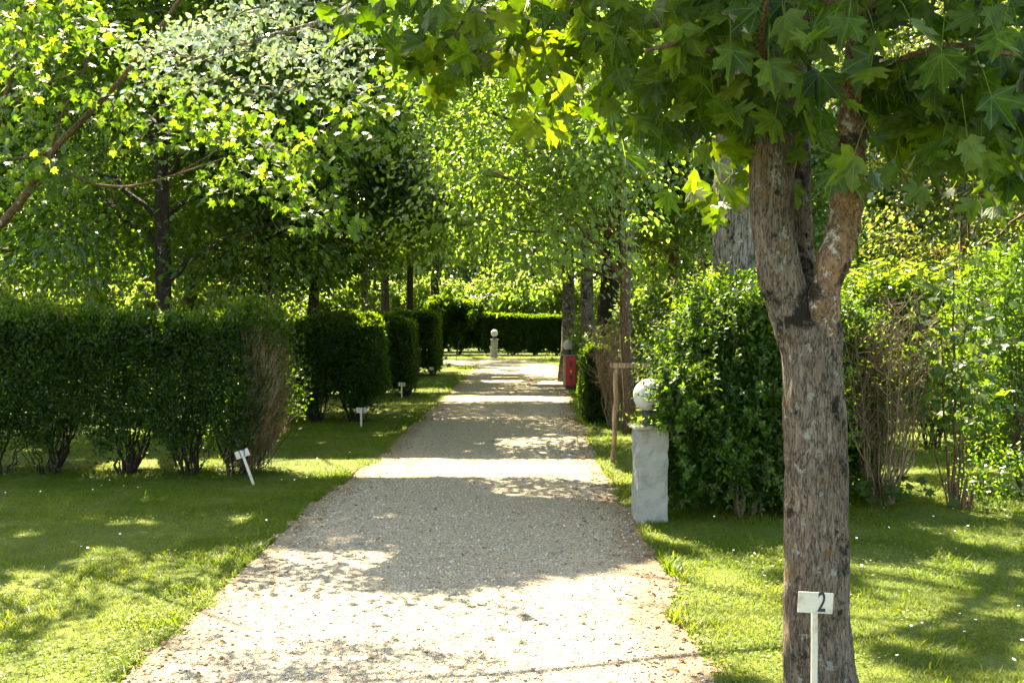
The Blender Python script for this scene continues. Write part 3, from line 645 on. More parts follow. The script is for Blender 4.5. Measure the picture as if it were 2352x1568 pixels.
# ------------------------------------------------------------------ near maple (right)
DM = 4.3
def near_maple():
    rg = np.random.default_rng(101)
    t = thing('maple_tree', 'big maple with a forked lichen covered trunk standing right behind the sign with number 2', 'tree', (gx(1887, DM), DM, 0))
    def sect(pts, dd=0.0):
        pts = np.array(pts, float); return np.c_[gx(pts[:, 0], DM), DM + pts[:, 3] if pts.shape[1] > 3 else np.full(len(pts), DM + dd), gz(pts[:, 1], DM)], pts[:, 2] / 2 / F * DM
    b = MB()
    def dense(p, r, k=6):
        n = len(p); t0 = np.arange(n); t1 = np.linspace(0, n - 1, (n - 1) * k + 1)
        # smooth resample
        q = np.array([np.interp(t1, t0, p[:, i]) for i in range(3)]).T; rr = np.interp(t1, t0, r)
        for _ in range(3):
            q[1:-1] = (q[:-2] + 2 * q[1:-1] + q[2:]) / 4; rr[1:-1] = (rr[:-2] + 2 * rr[1:-1] + rr[2:]) / 4
        return q, rr
    trunk = [(1893, 1660, 215), (1890, 1600, 180), (1886, 1540, 160), (1880, 1400, 146), (1877, 1200, 143), (1872, 1000, 137), (1869, 880, 138), (1866, 800, 138), (1862, 740, 128)]
    left = [(1862, 850, 110), (1846, 790, 108), (1815, 705, 100), (1790, 620, 96), (1772, 520, 98), (1770, 430, 94), (1768, 330, 90), (1780, 200, 84), (1785, 60, 78), (1770, -200, 70), (1740, -600, 56), (1700, -1100, 36), (1650, -1700, 16)]
    mid = [(1872, 800, 90, .04), (1866, 700, 80, .12), (1862, 600, 78, .2), (1864, 480, 78, .26), (1876, 360, 72, .33), (1885, 200, 66, .4), (1900, -100, 58, .5), (1930, -600, 44, .7), (1950, -1200, 20, .9)]
    for s_ in (trunk, left, mid):
        p, r = sect(s_); q, rr = dense(p, r); b.tube(q, rr, 24, True)
    tr = b.build('trunk_raw', M['bark_maple'])
    rb = MB()
    right = [(1878, 800, 84), (1876, 740, 80), (1884, 680, 77), (1908, 600, 78), (1930, 530, 74), (1940, 450, 72), (1944, 360, 68), (1950, 250, 66), (1962, 100, 62), (1975, -80, 58), (2020, -500, 48), (2090, -1100, 30), (2150, -1600, 14)]
    p, r = sect(right); p[:, 1] -= np.linspace(.0, .0, len(p)) + .035; q, rr = dense(p, r)
    rr = rr * (1 + .06 * np.sin(q[:, 2] * 24) + .05 * np.sin(q[:, 2] * 41 + 1)); rb.tube(q, rr, 24, True)
    lo = rb.build('limb_raw', M['bark_limb'])
    dg = bpy.context.evaluated_depsgraph_get()
    for raw, nm, amp, st, sc_ in ((tr, 'trunk', .007, .16, 30.), (lo, 'limb', .006, .6, 22.)):
        md = raw.modifiers.new('remesh', 'REMESH'); md.mode = 'VOXEL'; md.voxel_size = .0095 if nm == 'trunk' else .010
        s2 = raw.modifiers.new('smooth', 'SMOOTH'); s2.iterations = 5; s2.factor = .5
        dg.update(); ev = raw.evaluated_get(bpy.context.evaluated_depsgraph_get()); mesh = bpy.data.meshes.new_from_object(ev)
        n = len(mesh.vertices); co = np.empty(n * 3, np.float32); mesh.vertices.foreach_get('co', co); co = co.reshape(-1, 3)
        nn = np.empty(n * 3, np.float32); mesh.vertices.foreach_get('normal', nn); nn = nn.reshape(-1, 3)
        d = vnoise(co[:, 0] * sc_ * 2, co[:, 1] * sc_ * 2, co[:, 2] * sc_ * 2 * st, 51) - .5
        d2 = vnoise(co[:, 0] * 7, co[:, 1] * 7, co[:, 2] * 5, 52) - .5
        co = co + nn * (amp * 2 * d + .018 * d2)[:, None]
        mesh.vertices.foreach_set('co', co.astype(np.float32).ravel()); mesh.polygons.foreach_set('use_smooth', np.ones(len(mesh.polygons), bool))
        mesh.name = nm; mesh.materials.clear(); mesh.materials.append(M['bark_maple'] if nm == 'trunk' else M['bark_limb'])
        o = bpy.data.objects.new(nm, mesh); COL.objects.link(o); o.parent = t; o.matrix_parent_inverse = Matrix.Translation(-Vector(t.location))
        bpy.data.objects.remove(raw)
    # boughs that carry the visible leaves
    bb, cb = MB(), MB(True)
    def bough(pts, r0, r1):
        p = np.array(pts, float); q, rr = dense(p, np.linspace(r0, r1, len(p)), 5); bb.tube(q, rr, 8, True); return q
    def A(px, py, d): return tuple(P(px, py, d))
    bs = []
    bs.append(bough([A(1785, 120, 4.3), A(1640, 70, 4.5), A(1500, 60, 4.7), A(1420, 82, 4.8), A(1300, 0, 4.9), A(1160, -120, 5.0), A(980, -160, 5.1), A(780, -150, 5.2)], .028, .010))
    bs.append(bough([A(1785, 160, 4.3), A(1660, 130, 4.1), A(1560, 100, 3.8), A(1480, 120, 3.6)], .02, .006))
    bs.append(bough([A(1960, 60, 4.3), A(2080, -40, 4.1), A(2220, -60, 3.9), A(2400, -20, 3.7)], .022, .007))
    bs.append(bough([A(1955, 200, 4.3), A(2060, 140, 4.0), A(2180, 100, 3.7), A(2330, 130, 3.4)], .018, .006))
    bs.append(bough([A(1775, 200, 4.3), A(1740, 100, 3.9), A(1760, 0, 3.5)], .018, .006))
    bs.append(bough([A(1960, 150, 4.35), A(2100, 200, 4.9), A(2260, 260, 5.4), A(2420, 280, 5.8)], .018, .006))
    bs.append(bough([A(1880, 240, 4.7), A(1850, 150, 4.3), A(1880, 60, 3.8)], .014, .006))
    bs.append(bough([A(1160, -120, 5.0), A(1100, -20, 4.8), A(1060, 60, 4.7), A(1020, 120, 4.6)], .009, .004))
    bs.append(bough([A(1300, 0, 4.9), A(1280, 90, 4.7), A(1250, 170, 4.6)], .008, .004))
    def maple_group(cx, cy, d, wx, wy, n, size=.135, wd=.25, face=.0, light=0.0, ymax=1e9, edge=None):
        """n leaves hanging on petioles round a bough, wx/wy metres wide"""
        c = P(cx, cy, d); n = max(2, int(n * .66)) 
        pos = c + np.c_[rg.uniform(-1, 1, n) * wx, rg.normal(0, 1, n) * wd, rg.uniform(-1, 1, n) * wy]
        nor = nrm(np.c_[.5 * rg.normal(size=n), -.55 + .45 * rg.normal(size=n), .75 + .35 * rg.normal(size=n)])
        dr = np.c_[.75 * rg.normal(size=n), -.35 + .4 * rg.normal(size=n), -.75 + .4 * rg.normal(size=n)]
        k = (pos[:, 2] > 1.95) & ~hole(*ground_hit(pos)) if False else pos[:, 2] > 1.9
        pos, nor, dr = pos[k], nor[k], dr[k]; n = len(pos)
        sz = size * (.6 + .62 * rg.random(n)); rnd = np.clip(rg.normal(.38 + light, .27, n), 0, 1)
        for tq, ta, tb_ in ((MAPLE, 0, n // 2), (MAPLE_B, n // 2, n - n // 5), (MAPLE_C, n - n // 5, n)): cb.leaves(tq, pos[ta:tb_], nor[ta:tb_], dr[ta:tb_], sz[ta:tb_], rnd[ta:tb_])
        d0 = nrm(dr); src = pos - d0 * .07 + np.c_[.02 * rg.normal(size=(n, 2)), .05 + .05 * rg.random(n)]
        m = (pos + src) / 2 + np.array([0, 0, .012]); sd = np.array([.0016, 0, 0])
        V = np.stack([pos - sd, pos + sd, m + sd, m - sd, src + sd, src - sd], 1).reshape(-1, 3)
        L = (np.arange(n)[:, None] * 6 + np.array([0, 1, 2, 3, 3, 2, 4, 5])[None]).ravel(); cb.add(V, L, np.full(2 * n, 4), np.full(2 * n, .9))
    G = maple_group
    # leaves round both limbs and to the right
    G(1640, 40, 4.2, .30, .20, 60); G(1610, 170, 4.2, .26, .18, 50); G(1540, 120, 4.2, .28, .22, 60); G(1560, 250, 4.3, .22, .12, 28); G(1680, 240, 4.1, .22, .14, 34)
    G(1745, 250, 4.05, .10, .14, 13); G(1770, 80, 3.9, .18, .18, 30); G(1860, 110, 3.95, .16, .2, 26); G(1850, 260, 4.1, .12, .14, 14); G(1845, 380, 4.2, .10, .08, 9)
    G(2080, 60, 4.1, .22, .22, 66); G(1975, -20, 4.0, .14, .08, 8); G(2110, 220, 4.1, .20, .16, 46); G(2130, 320, 4.1, .20, .13, 34); G(2190, 80, 4.0, .35, .25, 100); G(2200, 240, 4.0, .30, .16, 70)
    G(2330, 120, 3.9, .30, .30, 100); G(2290, 330, 4.1, .28, .14, 56); G(2120, 390, 4.6, .22, .08, 16); G(2310, 420, 4.8, .22, .10, 30, light=.15); G(2380, 300, 3.8, .2, .25, 50)
    G(1650, 380, 4.9, .16, .14, 26, light=.2); G(1690, 450, 5.0, .10, .08, 10, light=.3); G(1740, 370, 4.9, .10, .1, 12)
    G(2130, 330, 3.6, .25, .1, 14); G(2110, 140, 3.5, .2, .15, 16)
    # long bough hanging over the path
    bough([A(1420, 82, 4.8), A(1360, 60, 4.6), A(1330, 110, 4.6)], .010, .004)
    G(1440, 40, 4.7, .34, .20, 60, light=.1); G(1460, 150, 4.5, .25, .14, 34, light=.1); G(1330, 120, 4.7, .25, .16, 44, light=.12); G(1400, 230, 4.6, .2, .08, 14, light=.25); G(1260, 220, 4.7, .13, .1, 14, light=.25)
    G(1200, 60, 4.8, .30, .17, 52, light=.12); G(1090, 60, 4.7, .28, .14, 48, light=.1); G(1140, 130, 4.7, .25, .09, 26, light=.2); G(1010, 100, 4.7, .22, .12, 30, light=.15); G(1020, 180, 4.7, .12, .06, 8, light=.3)
    G(900, 10, 4.8, .30, .12, 40); G(800, 0, 4.9, .18, .08, 18); G(1250, 285, 4.6, .06, .02, 3, light=.4); G(1120, 0, 4.9, .5, .15, 60)
    # the rest of the crown, higher up
    for i in range(90):
        a = rg.random() * 6.283; q = 2.5 * math.sqrt(rg.random()); z = 3.5 + 4.2 * rg.random(); f = 1 - .5 * max(0, z - 5.5) / 2.5
        c = np.array([1.3 + q * math.cos(a) * f, 4.0 + q * math.sin(a) * f, z]); clump_leaves(cb, bb, rg, c, .62, 9, 9, .125, MAPLE_LOW, .26, True, .6, .7, .005)
        st = np.array([1.25 + .1 * rg.normal(), 4.3, max(2.6, z - .8)]); bb.tube(curve(st, c, rg, .05), np.linspace(.018, .006, 7), 5, False)
    bb.build('boughs', M['bark_warm'], t, True); cb.build('crown', M['maple'], t)
near_maple()

# ------------------------------------------------------------------ left maple whose limbs reach in from outside the frame, and the white poplar
def left_maple():
    rg = np.random.default_rng(202); x, y = -6.3, 9.7
    t = thing('maple_tree', 'maple leaning in over the left edge, its thin bare limbs crossing yellow green leaves', 'tree', (x, y, 0))
    tb, cb = MB(), MB()
    tb.tube(np.array([(x, y, -.1), (x, y, .3), (x + .02, y, .7), (x + .1, y, 1.1), (x + .25, y, 1.6)]), [.2, .15, .13, .12, .10], 14, True, .08, rg)
    def limb(pts, r0, r1):
        p = np.array([P(q[0], q[1], q[2] * 1.16) for q in pts]); n = len(p); t1 = np.linspace(0, n - 1, (n - 1) * 4 + 1); q = np.array([np.interp(t1, np.arange(n), p[:, i]) for i in range(3)]).T
        for _ in range(2): q[1:-1] = (q[:-2] + 2 * q[1:-1] + q[2:]) / 4
        tb.tube(q, np.linspace(r0, r1, len(q)) * .75, 8, True, .15, rg); return q
    limb([(-370, 900, 8.4), (-180, 700, 8.3), (0, 520, 8.1), (70, 440, 8.0), (120, 350, 7.9), (200, 270, 7.8), (280, 190, 7.7), (380, 60, 7.6), (480, -90, 7.5)], .06, .02)
    limb([(-150, 660, 8.3), (-60, 500, 8.0), (0, 290, 7.9), (20, 210, 7.8), (60, 60, 7.8), (90, -150, 7.8)], .045, .016)
    limb([(70, 440, 8.0), (120, 400, 7.9), (160, 396, 7.8), (210, 425, 7.8), (300, 432, 7.7), (400, 405, 7.6), (500, 370, 7.5), (600, 345, 7.4), (700, 320, 7.3), (780, 285, 7.2)], .022, .007)
    limb([(120, 350, 7.9), (150, 250, 7.9), (190, 190, 7.9), (230, 60, 7.9)], .018, .008)
    limb([(20, 250, 7.8), (70, 215, 7.8), (120, 190, 7.7), (200, 165, 7.7)], .016, .006)
    limb([(400, 405, 7.6), (480, 360, 7.6), (560, 310, 7.6), (600, 280, 7.6)], .009, .004)
    limb([(500, 370, 7.5), (620, 360, 7.5), (680, 380, 7.5), (720, 410, 7.5)], .007, .003)
    limb([(0, 370, 7.8), (60, 365, 7.9), (120, 350, 7.9)], .018, .014)
    tb.build('trunk', M['bark_warm'], t, True)
    def G(cx, cy, d, w, h, n, size=.078, light=0.0):
        n = int(n * 1.8); c = P(cx, cy, d * 1.16); pos = c + np.c_[rg.uniform(-1, 1, n) * w, rg.normal(0, .3, n), rg.uniform(-1, 1, n) * h]
        nor = nrm(np.c_[.5 * rg.normal(size=n), -.4 + .5 * rg.normal(size=n), .75 + .35 * rg.normal(size=n)]); dr = np.c_[.8 * rg.normal(size=n), -.3 + .5 * rg.normal(size=n), -.7 + .4 * rg.normal(size=n)]
        cb.leaves(MAPLE_LOW, pos, nor, dr, size * (.65 + .6 * rg.random(n)), np.clip(rg.normal(.45 + light, .27, n), 0, 1))
    for q in ((620, 390, 7.4, .42, .16, 90), (720, 360, 7.3, .35, .2, 80), (700, 460, 7.3, .3, .12, 50), (800, 300, 7.3, .28, .16, 60), (480, 300, 7.6, .34, .16, 70), (580, 300, 7.6, .3, .16, 70), (430, 230, 7.7, .3, .16, 50),
              (330, 300, 7.8, .3, .2, 50), (90, 390, 7.9, .35, .14, 60), (150, 400, 7.8, .2, .1, 34), (60, 290, 8.0, .35, .2, 60), (230, 230, 7.8, .3, .2, 50), (40, 100, 7.0, .3, .3, 90), (130, 60, 7.2, .3, .2, 70), (190, 30, 7.0, .2, .12, 40),
              (60, 440, 8.2, .3, .14, 40), (880, 240, 7.2, .22, .16, 40), (770, 520, 7.4, .3, .08, 26), (500, 440, 7.6, .3, .1, 26), (300, 120, 7.9, .35, .2, 60), (920, 180, 7.1, .12, .12, 18), (20, 170, 7.2, .2, .2, 40)):
        G(*q)
    for i in range(34):
        a = rg.random() * 6.283; q = 2.4 * math.sqrt(rg.random()); z = 4.4 + 3.0 * rg.random(); c = np.array([-5.0 + q * math.cos(a), 9.4 + q * math.sin(a), z])
        clump_leaves(cb, None, rg, c, .7, 10, 9, .10, MAPLE_LOW, .26, True, .6, .7)
    cb.build('crown', M['maple_light'], t)
left_maple()

def poplar():
    rg = np.random.default_rng(303); d0 = 9.9; x = gx(1690, d0)
    t = thing('poplar_tree', 'old white poplar with thick furrowed grey trunk behind the bush, silvery bough over the path', 'tree', (x, d0, 0))
    tb, cb = MB(), MB()
    zs = np.array([-.1, .2, .8, 1.8, 2.6, 3.4, 4.4, 6, 8, 10]); rr = np.array([.33, .26, .225, .205, .195, .18, .12, .07, .05, .02])
    tp = np.c_[x + .02 * np.sin(zs * 2) - .03 * (zs - 2), d0 + .05 * np.sin(zs * 1.3), zs]
    zz = np.linspace(-.1, 10, 80); q = np.array([np.interp(zz, zs, tp[:, i]) for i in range(3)]).T; r = np.interp(zz, zs, rr)
    tb.tube(q, r, 26, True, .10, rg)
    limb = np.array([(x, d0, 4.3), (1.4, 9.4, 5.0), (.6, 8.8, 5.1), (-.3, 8.2, 4.6), (-.9, 7.5, 4.0), (-1.7, 7.1, 3.65), (-2.4, 7.0, 3.4)])
    t1 = np.linspace(0, 6, 25); lq = np.array([np.interp(t1, np.arange(7), limb[:, i]) for i in range(3)]).T
    for _ in range(3): lq[1:-1] = (lq[:-2] + 2 * lq[1:-1] + lq[2:]) / 4
    tb.tube(lq, np.linspace(.048, .007, 25), 8, True, .1, rg)
    def spray(px, py, d, L, n, ang):
        a0 = P(px, py, d); pts = curve(a0, a0 + np.array([-math.cos(ang) * L, -.1 * L * rg.normal(), -math.sin(ang) * L]), rg, .06, 6, .06); tb.tube(pts, np.linspace(.007, .002, 6), 4, False)
        n = int(n * 1.25); tt = rg.random(n) ** .8; p = np.array([np.interp(tt, np.linspace(0, 1, 6), pts[:, k]) for k in range(3)]).T + rg.normal(size=(n, 3)) * np.array([.06, .06, .055])
        no = nrm(np.c_[.7 * rg.normal(size=n), .75 * rg.normal(size=n) + .2, .45 + .6 * rg.normal(size=n)]); dr = np.c_[-.3 + .8 * rg.normal(size=n), .5 * rg.normal(size=n), -.5 + .6 * rg.normal(size=n)]
        n = len(p); cb.leaves(OVAL, p, no, dr, .050 * (.6 + .65 * rg.random(n)), rg.random(n))
    for px, py, n in ((860, 60, 50), (820, 100, 55), (780, 70, 60), (760, 110, 70), (730, 130, 60), (700, 60, 70), (680, 90, 70), (650, 110, 70), (640, 50, 60), (600, 80, 80), (590, 120, 60), (560, 60, 60), (560, 105, 70), (520, 90, 60),
                      (470, 110, 50), (500, 150, 40), (450, 130, 40), (420, 165, 40), (560, 180, 30), (500, 190, 34), (680, 210, 30), (640, 215, 26), (860, 150, 50), (900, 120, 40), (830, 170, 44), (740, 180, 34), (920, 60, 40), (620, 20, 50), (720, 15, 60), (800, 20, 50), (400, 130, 26), (880, 200, 26)):
        spray(px, py, 7.3 + .3 * rg.normal(), .38 + .2 * rg.random(), n, rg.uniform(-.2, .7))
    for i in range(125):  # wide upper crown added above the frame to shade the path
        a = rg.random() * 6.283; qq = 4.6 * math.sqrt(rg.random()); z = 6.4 + 6.0 * rg.random() - .1 * qq; c = np.array([.4 + qq * math.cos(a), 11.2 + 1.25 * qq * math.sin(a), z])
        clump_leaves(cb, None, rg, c, 1.1, 36, 22, .15, DIAMOND, .45, True, .5, .8)
        if not hole(*ground_hit(c[None]))[0]: tb.tube(curve((x - .2, d0, z - 1.2), c, rg, .04), np.linspace(.03, .008, 7), 5, False)
    tb.build('trunk', M['bark_grey'], t, True); cb.build('crown', M['poplar'], t)
poplar()

# ------------------------------------------------------------------ trees along the drive
# left row, beyond the clipped hedges
tree('dark broad tree rising behind the nearest clipped hedge, low forking trunk', gx(378, 14.2), 14.2, 10, .15, 3.6, 2.15, .085, 23000, 'dark_leaf', 'bark_dark', 11, lean=(.1, 0), n_cl=38, fork=1.9)
tree('slim tree with a leaning trunk behind the right end of the nearest hedge', gx(545, 19), 19, 10, .12, 2.8, 2.15, .10, 13000, 'dark_leaf', 'bark_dark', 12, lean=(-.3, 0), n_cl=24)
tree('dark trunked tree just left of the second clipped hedge', gx(598, 17.6), 17.6, 10, .13, 2.8, 2.15, .085, 18000, 'dark_leaf', 'bark_dark', 13, n_cl=28, offset=(.6, 0))
tree('dense dark tree whose short black trunk stands over the second clipped hedge', gx(711, 18.5), 18.5, 11, .125, 3.2, 2.1, .095, 21000, 'dark_leaf', 'bark_dark', 14, n_cl=34, offset=(.6, 0))
tree('pale slender trunked tree behind the second hedge, right of the short black trunk', gx(838, 27), 27, 12, .12, 3.5, 2.5, .11, 16000, 'dark_leaf', 'bark_birch', 15, n_cl=32, tpl=DIAMOND, offset=(.5, 0))
tree('straight dark trunked tree above the third clipped hedge beside the drive', gx(942, 32), 32, 13, .14, 3.5, 3.6, .13, 14000, 'oak_leaf', 'bark_dark', 16, tpl=DIAMOND, n_cl=32, lean=(.4, 0))
# right row
tree('light leafed tree with a brown trunk right of the drive, bright crown over the gravel', gx(1450, 14.6), 14.6, 6.3, .095, 2.6, 2.25, .078, 10000, 'spray_leaf', 'bark_warm', 17, prune='low', lean=(-.15, -.1), n_cl=46, offset=(-1.05, -.3), fork=2.2, squash=.85)
tree('pale barked young tree close behind the brown trunk of the light leafed tree', gx(1443, 18.5), 18.5, 9, .10, 2.4, 3.0, .085, 11000, 'oak_leaf', 'bark_birch', 18, n_cl=22, tpl=DIAMOND)
tree('thick dark trunked tree right of the drive, darkest of the far trunk cluster', gx(1390, 26.5), 26.5, 13, .33, 4.2, 4.0, .12, 16000, 'dark_leaf', 'bark_dark', 19, n_cl=34, lean=(.6, 0), tpl=DIAMOND)
tree('mossy dark trunked tree at the drive edge, middle of the far trunk cluster', gx(1350, 24.5), 24.5, 12, .19, 3.6, 4.0, .11, 14000, 'oak_leaf', 'bark_birch', 20, n_cl=30, lean=(.3, 0), tpl=DIAMOND, offset=(-.8, 0))
tree('pale blotched trunked tree by the red cabinet, leftmost of the far trunk cluster', gx(1306, 27.5), 27.5, 13, .22, 3.8, 4.0, .12, 14000, 'oak_leaf', 'bark_birch', 21, n_cl=30, tpl=DIAMOND, offset=(-.8, 0))
tree('bronze leafed tree behind the laurel at the right edge', 6.6, 14.6, 6.5, .12, 2.5, 1.9, .075, 14000, 'plum', 'bark_warm', 22, n_cl=26, tpl=OVAL, squash=.8)
# trees filling the pitches further out
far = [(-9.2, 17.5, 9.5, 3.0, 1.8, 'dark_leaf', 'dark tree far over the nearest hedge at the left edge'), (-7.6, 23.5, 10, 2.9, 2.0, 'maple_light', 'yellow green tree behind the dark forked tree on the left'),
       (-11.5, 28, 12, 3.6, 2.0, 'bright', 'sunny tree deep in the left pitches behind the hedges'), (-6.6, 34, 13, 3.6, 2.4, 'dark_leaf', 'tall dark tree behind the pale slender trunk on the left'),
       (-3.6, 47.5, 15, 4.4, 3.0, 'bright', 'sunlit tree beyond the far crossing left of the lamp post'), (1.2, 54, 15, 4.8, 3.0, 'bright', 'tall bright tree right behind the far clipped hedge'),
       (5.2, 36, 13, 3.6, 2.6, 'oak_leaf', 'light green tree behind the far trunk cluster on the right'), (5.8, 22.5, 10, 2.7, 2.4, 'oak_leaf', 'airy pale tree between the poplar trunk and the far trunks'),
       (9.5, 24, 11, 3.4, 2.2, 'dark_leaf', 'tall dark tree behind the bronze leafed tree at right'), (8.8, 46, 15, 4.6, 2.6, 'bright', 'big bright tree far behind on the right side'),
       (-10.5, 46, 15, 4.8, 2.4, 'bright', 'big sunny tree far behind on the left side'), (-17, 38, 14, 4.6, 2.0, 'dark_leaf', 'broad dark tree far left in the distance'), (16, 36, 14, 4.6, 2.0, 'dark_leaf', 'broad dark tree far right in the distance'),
       (3.4, 44, 14, 4.4, 3.6, 'dark_leaf', 'tree added right of the far clipped hedge to shade the bend'), (-5.4, 42.3, 13, 5.0, 3.2, 'dark_leaf', 'tree added left of the bend of the drive to shade the crossing'),  # both trees added to put shade on the gravel crossing
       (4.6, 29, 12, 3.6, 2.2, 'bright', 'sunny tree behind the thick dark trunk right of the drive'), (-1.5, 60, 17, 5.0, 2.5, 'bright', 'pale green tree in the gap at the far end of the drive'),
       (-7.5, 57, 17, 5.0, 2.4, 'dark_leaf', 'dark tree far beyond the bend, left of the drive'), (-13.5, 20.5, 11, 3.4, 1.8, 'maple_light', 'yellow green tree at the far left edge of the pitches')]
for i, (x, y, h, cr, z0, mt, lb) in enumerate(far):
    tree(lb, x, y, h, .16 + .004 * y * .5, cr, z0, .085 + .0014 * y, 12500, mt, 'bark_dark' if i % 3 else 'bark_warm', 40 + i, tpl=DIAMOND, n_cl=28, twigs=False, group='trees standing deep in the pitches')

# far-off wood closing every view
def woodland():
    rg = np.random.default_rng(77); b = MB(); n = 520000
    ang = rg.uniform(-.75, .75, n); d = 68 + 24 * rg.random(n); x = d * np.tan(ang) ; y = d
    z = (15 + (d - 68) * .7) * rg.random(n)
    k = vnoise(x * .22, y * .22, z * .3, 5) + .25 * vnoise(x * .8, y * .8, z * .8, 6) > .33; x, y, z = x[k], y[k], z[k]; n = len(x)
    p = np.c_[x, y, z]
    b.leaves(DIAMOND, p, nrm(np.c_[.6 * rg.normal(size=(n, 2)), np.ones(n)] + .3 * rg.normal(size=(n, 3))), np.c_[rg.normal(size=(n, 2)), -.5 + .4 * rg.normal(size=n)], .46 * (.6 + .8 * rg.random(n)), np.clip(.3 * rg.random(n) + .9 * vnoise(x * .3, y * .3, z * .35, 8) - .1, 0, 1))
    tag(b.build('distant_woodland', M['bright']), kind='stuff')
woodland()

# ------------------------------------------------------------------ hedges
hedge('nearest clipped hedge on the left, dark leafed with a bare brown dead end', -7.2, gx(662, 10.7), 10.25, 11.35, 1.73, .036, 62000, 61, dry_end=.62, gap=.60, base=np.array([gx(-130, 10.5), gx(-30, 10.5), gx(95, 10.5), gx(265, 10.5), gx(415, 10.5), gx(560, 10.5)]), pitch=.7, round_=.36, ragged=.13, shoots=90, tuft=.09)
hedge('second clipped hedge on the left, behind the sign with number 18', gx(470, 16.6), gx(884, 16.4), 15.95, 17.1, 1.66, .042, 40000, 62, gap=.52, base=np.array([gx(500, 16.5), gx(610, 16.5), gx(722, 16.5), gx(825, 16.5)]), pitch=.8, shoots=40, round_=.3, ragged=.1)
hedge('third clipped hedge on the left, a narrow dark block behind the sign with number 19', gx(700, 22.6), gx(953, 22.4), 22.0, 23.1, 1.68, .05, 22000, 63, gap=.4, pitch=.9, shoots=16)
hedge('fourth clipped hedge on the left, last before the drive bends', gx(830, 30.4), gx(1008, 30.0), 29.6, 30.9, 1.85, .065, 13000, 64, gap=.3, pitch=.9, shoots=20, round_=.3)
hedge('square clipped hedge across the end of the drive, right of the far lamp post', gx(1108, 45.8), gx(1300, 45.8), 45.0, 46.5, 1.82, .09, 15000, 65, gap=.32, pitch=1.0)
hedge('short clipped hedge at the right edge of the drive, in front of the red cabinet', gx(1337, 16.4), gx(1400, 16.4), 15.9, 16.9, 1.25, .04, 11000, 66, gap=.15, pitch=.5, ragged=.05, round_=.14, shoots=14, tuft=.02)
hedge('laurel hedge with long shiny leaves beyond the dry shrub', 3.3, 8.4, 12.6, 13.8, 2.05, .11, 14000, 67, mat='laurel', tpl=LANCE, gap=.55, pitch=.9, round_=.4, ragged=.25, shoots=260, name='laurel_hedge')
hedge('untrimmed tall shrubs across the end of the drive, left of the far lamp post', gx(985, 46), gx(1106, 46), 45.4, 47.0, 2.35, .13, 7000, 68, gap=.5, pitch=1.0, ragged=.5, round_=.5, name='shrub_row', cat='shrubs', shoots=60)
hedge('sunlit laurel screen running behind the far hedges', -17, 12, 51, 53, 3.3, .17, 22000, 69, mat='bright', gap=.2, pitch=4, ragged=.9, round_=.8, name='laurel_screen', shoots=200)
hedge('sunny low hedge at the back of the left pitches, seen over the nearest hedge', -14, -4.6, 25.5, 26.8, 2.3, .10, 17000, 70, mat='bright', gap=.3, pitch=1.3, ragged=.5, round_=.5, shoots=120, name='back_hedge')

# bushes on the right
bush('big leafy privet bush growing over the near lamp post', (2.02, 8.75, .93), (.76, .72, .98), .046, 1000, 16, 71, fill=42000, zmin=.06, lobes=[((1.29, 7.92, 1.0), (.12, .08, .24), 95, 420), ((1.46, 8.25, .6), (.2, .2, .5), 60, 900)])
bush('darker part of privet growing on behind the maple trunk', (gx(1905, 9.5), 9.6, .9), (.5, .55, .95), .045, 420, 14, 72, fill=20000, zmin=.1)
bush('shiny laurel bush at the right edge beside the sapling', (gx(2345, 9.6), 9.7, 1.25), (.50, .7, 1.1), 0.07, 420, 11, 73, mat='laurel', tpl=LANCE, name='laurel_bush', zmin=.28, fill=8000, stems=8)
bush('low leafy bush on the grass at the right edge', (gx(2345, 8.6), 8.7, .1), (.40, .3, .38), .04, 90, 12, 74, mat='laurel', name='low_bush', fill=900, stems=3)
bush('leafy shrub beside the drive round the far right lamp globe', (gx(1325, 24.6) + .25, 25.4, .9), (.36, .6, .85), .06, 160, 12, 75, mat='laurel', fill=2600, stems=4)
bush('yellow green shrub glowing behind the brown trunk on the right', (gx(1560, 20), 21.5, 1.2), (1.3, .8, 1.3), .10, 320, 12, 76, mat='bright', fill=5000, stems=4)

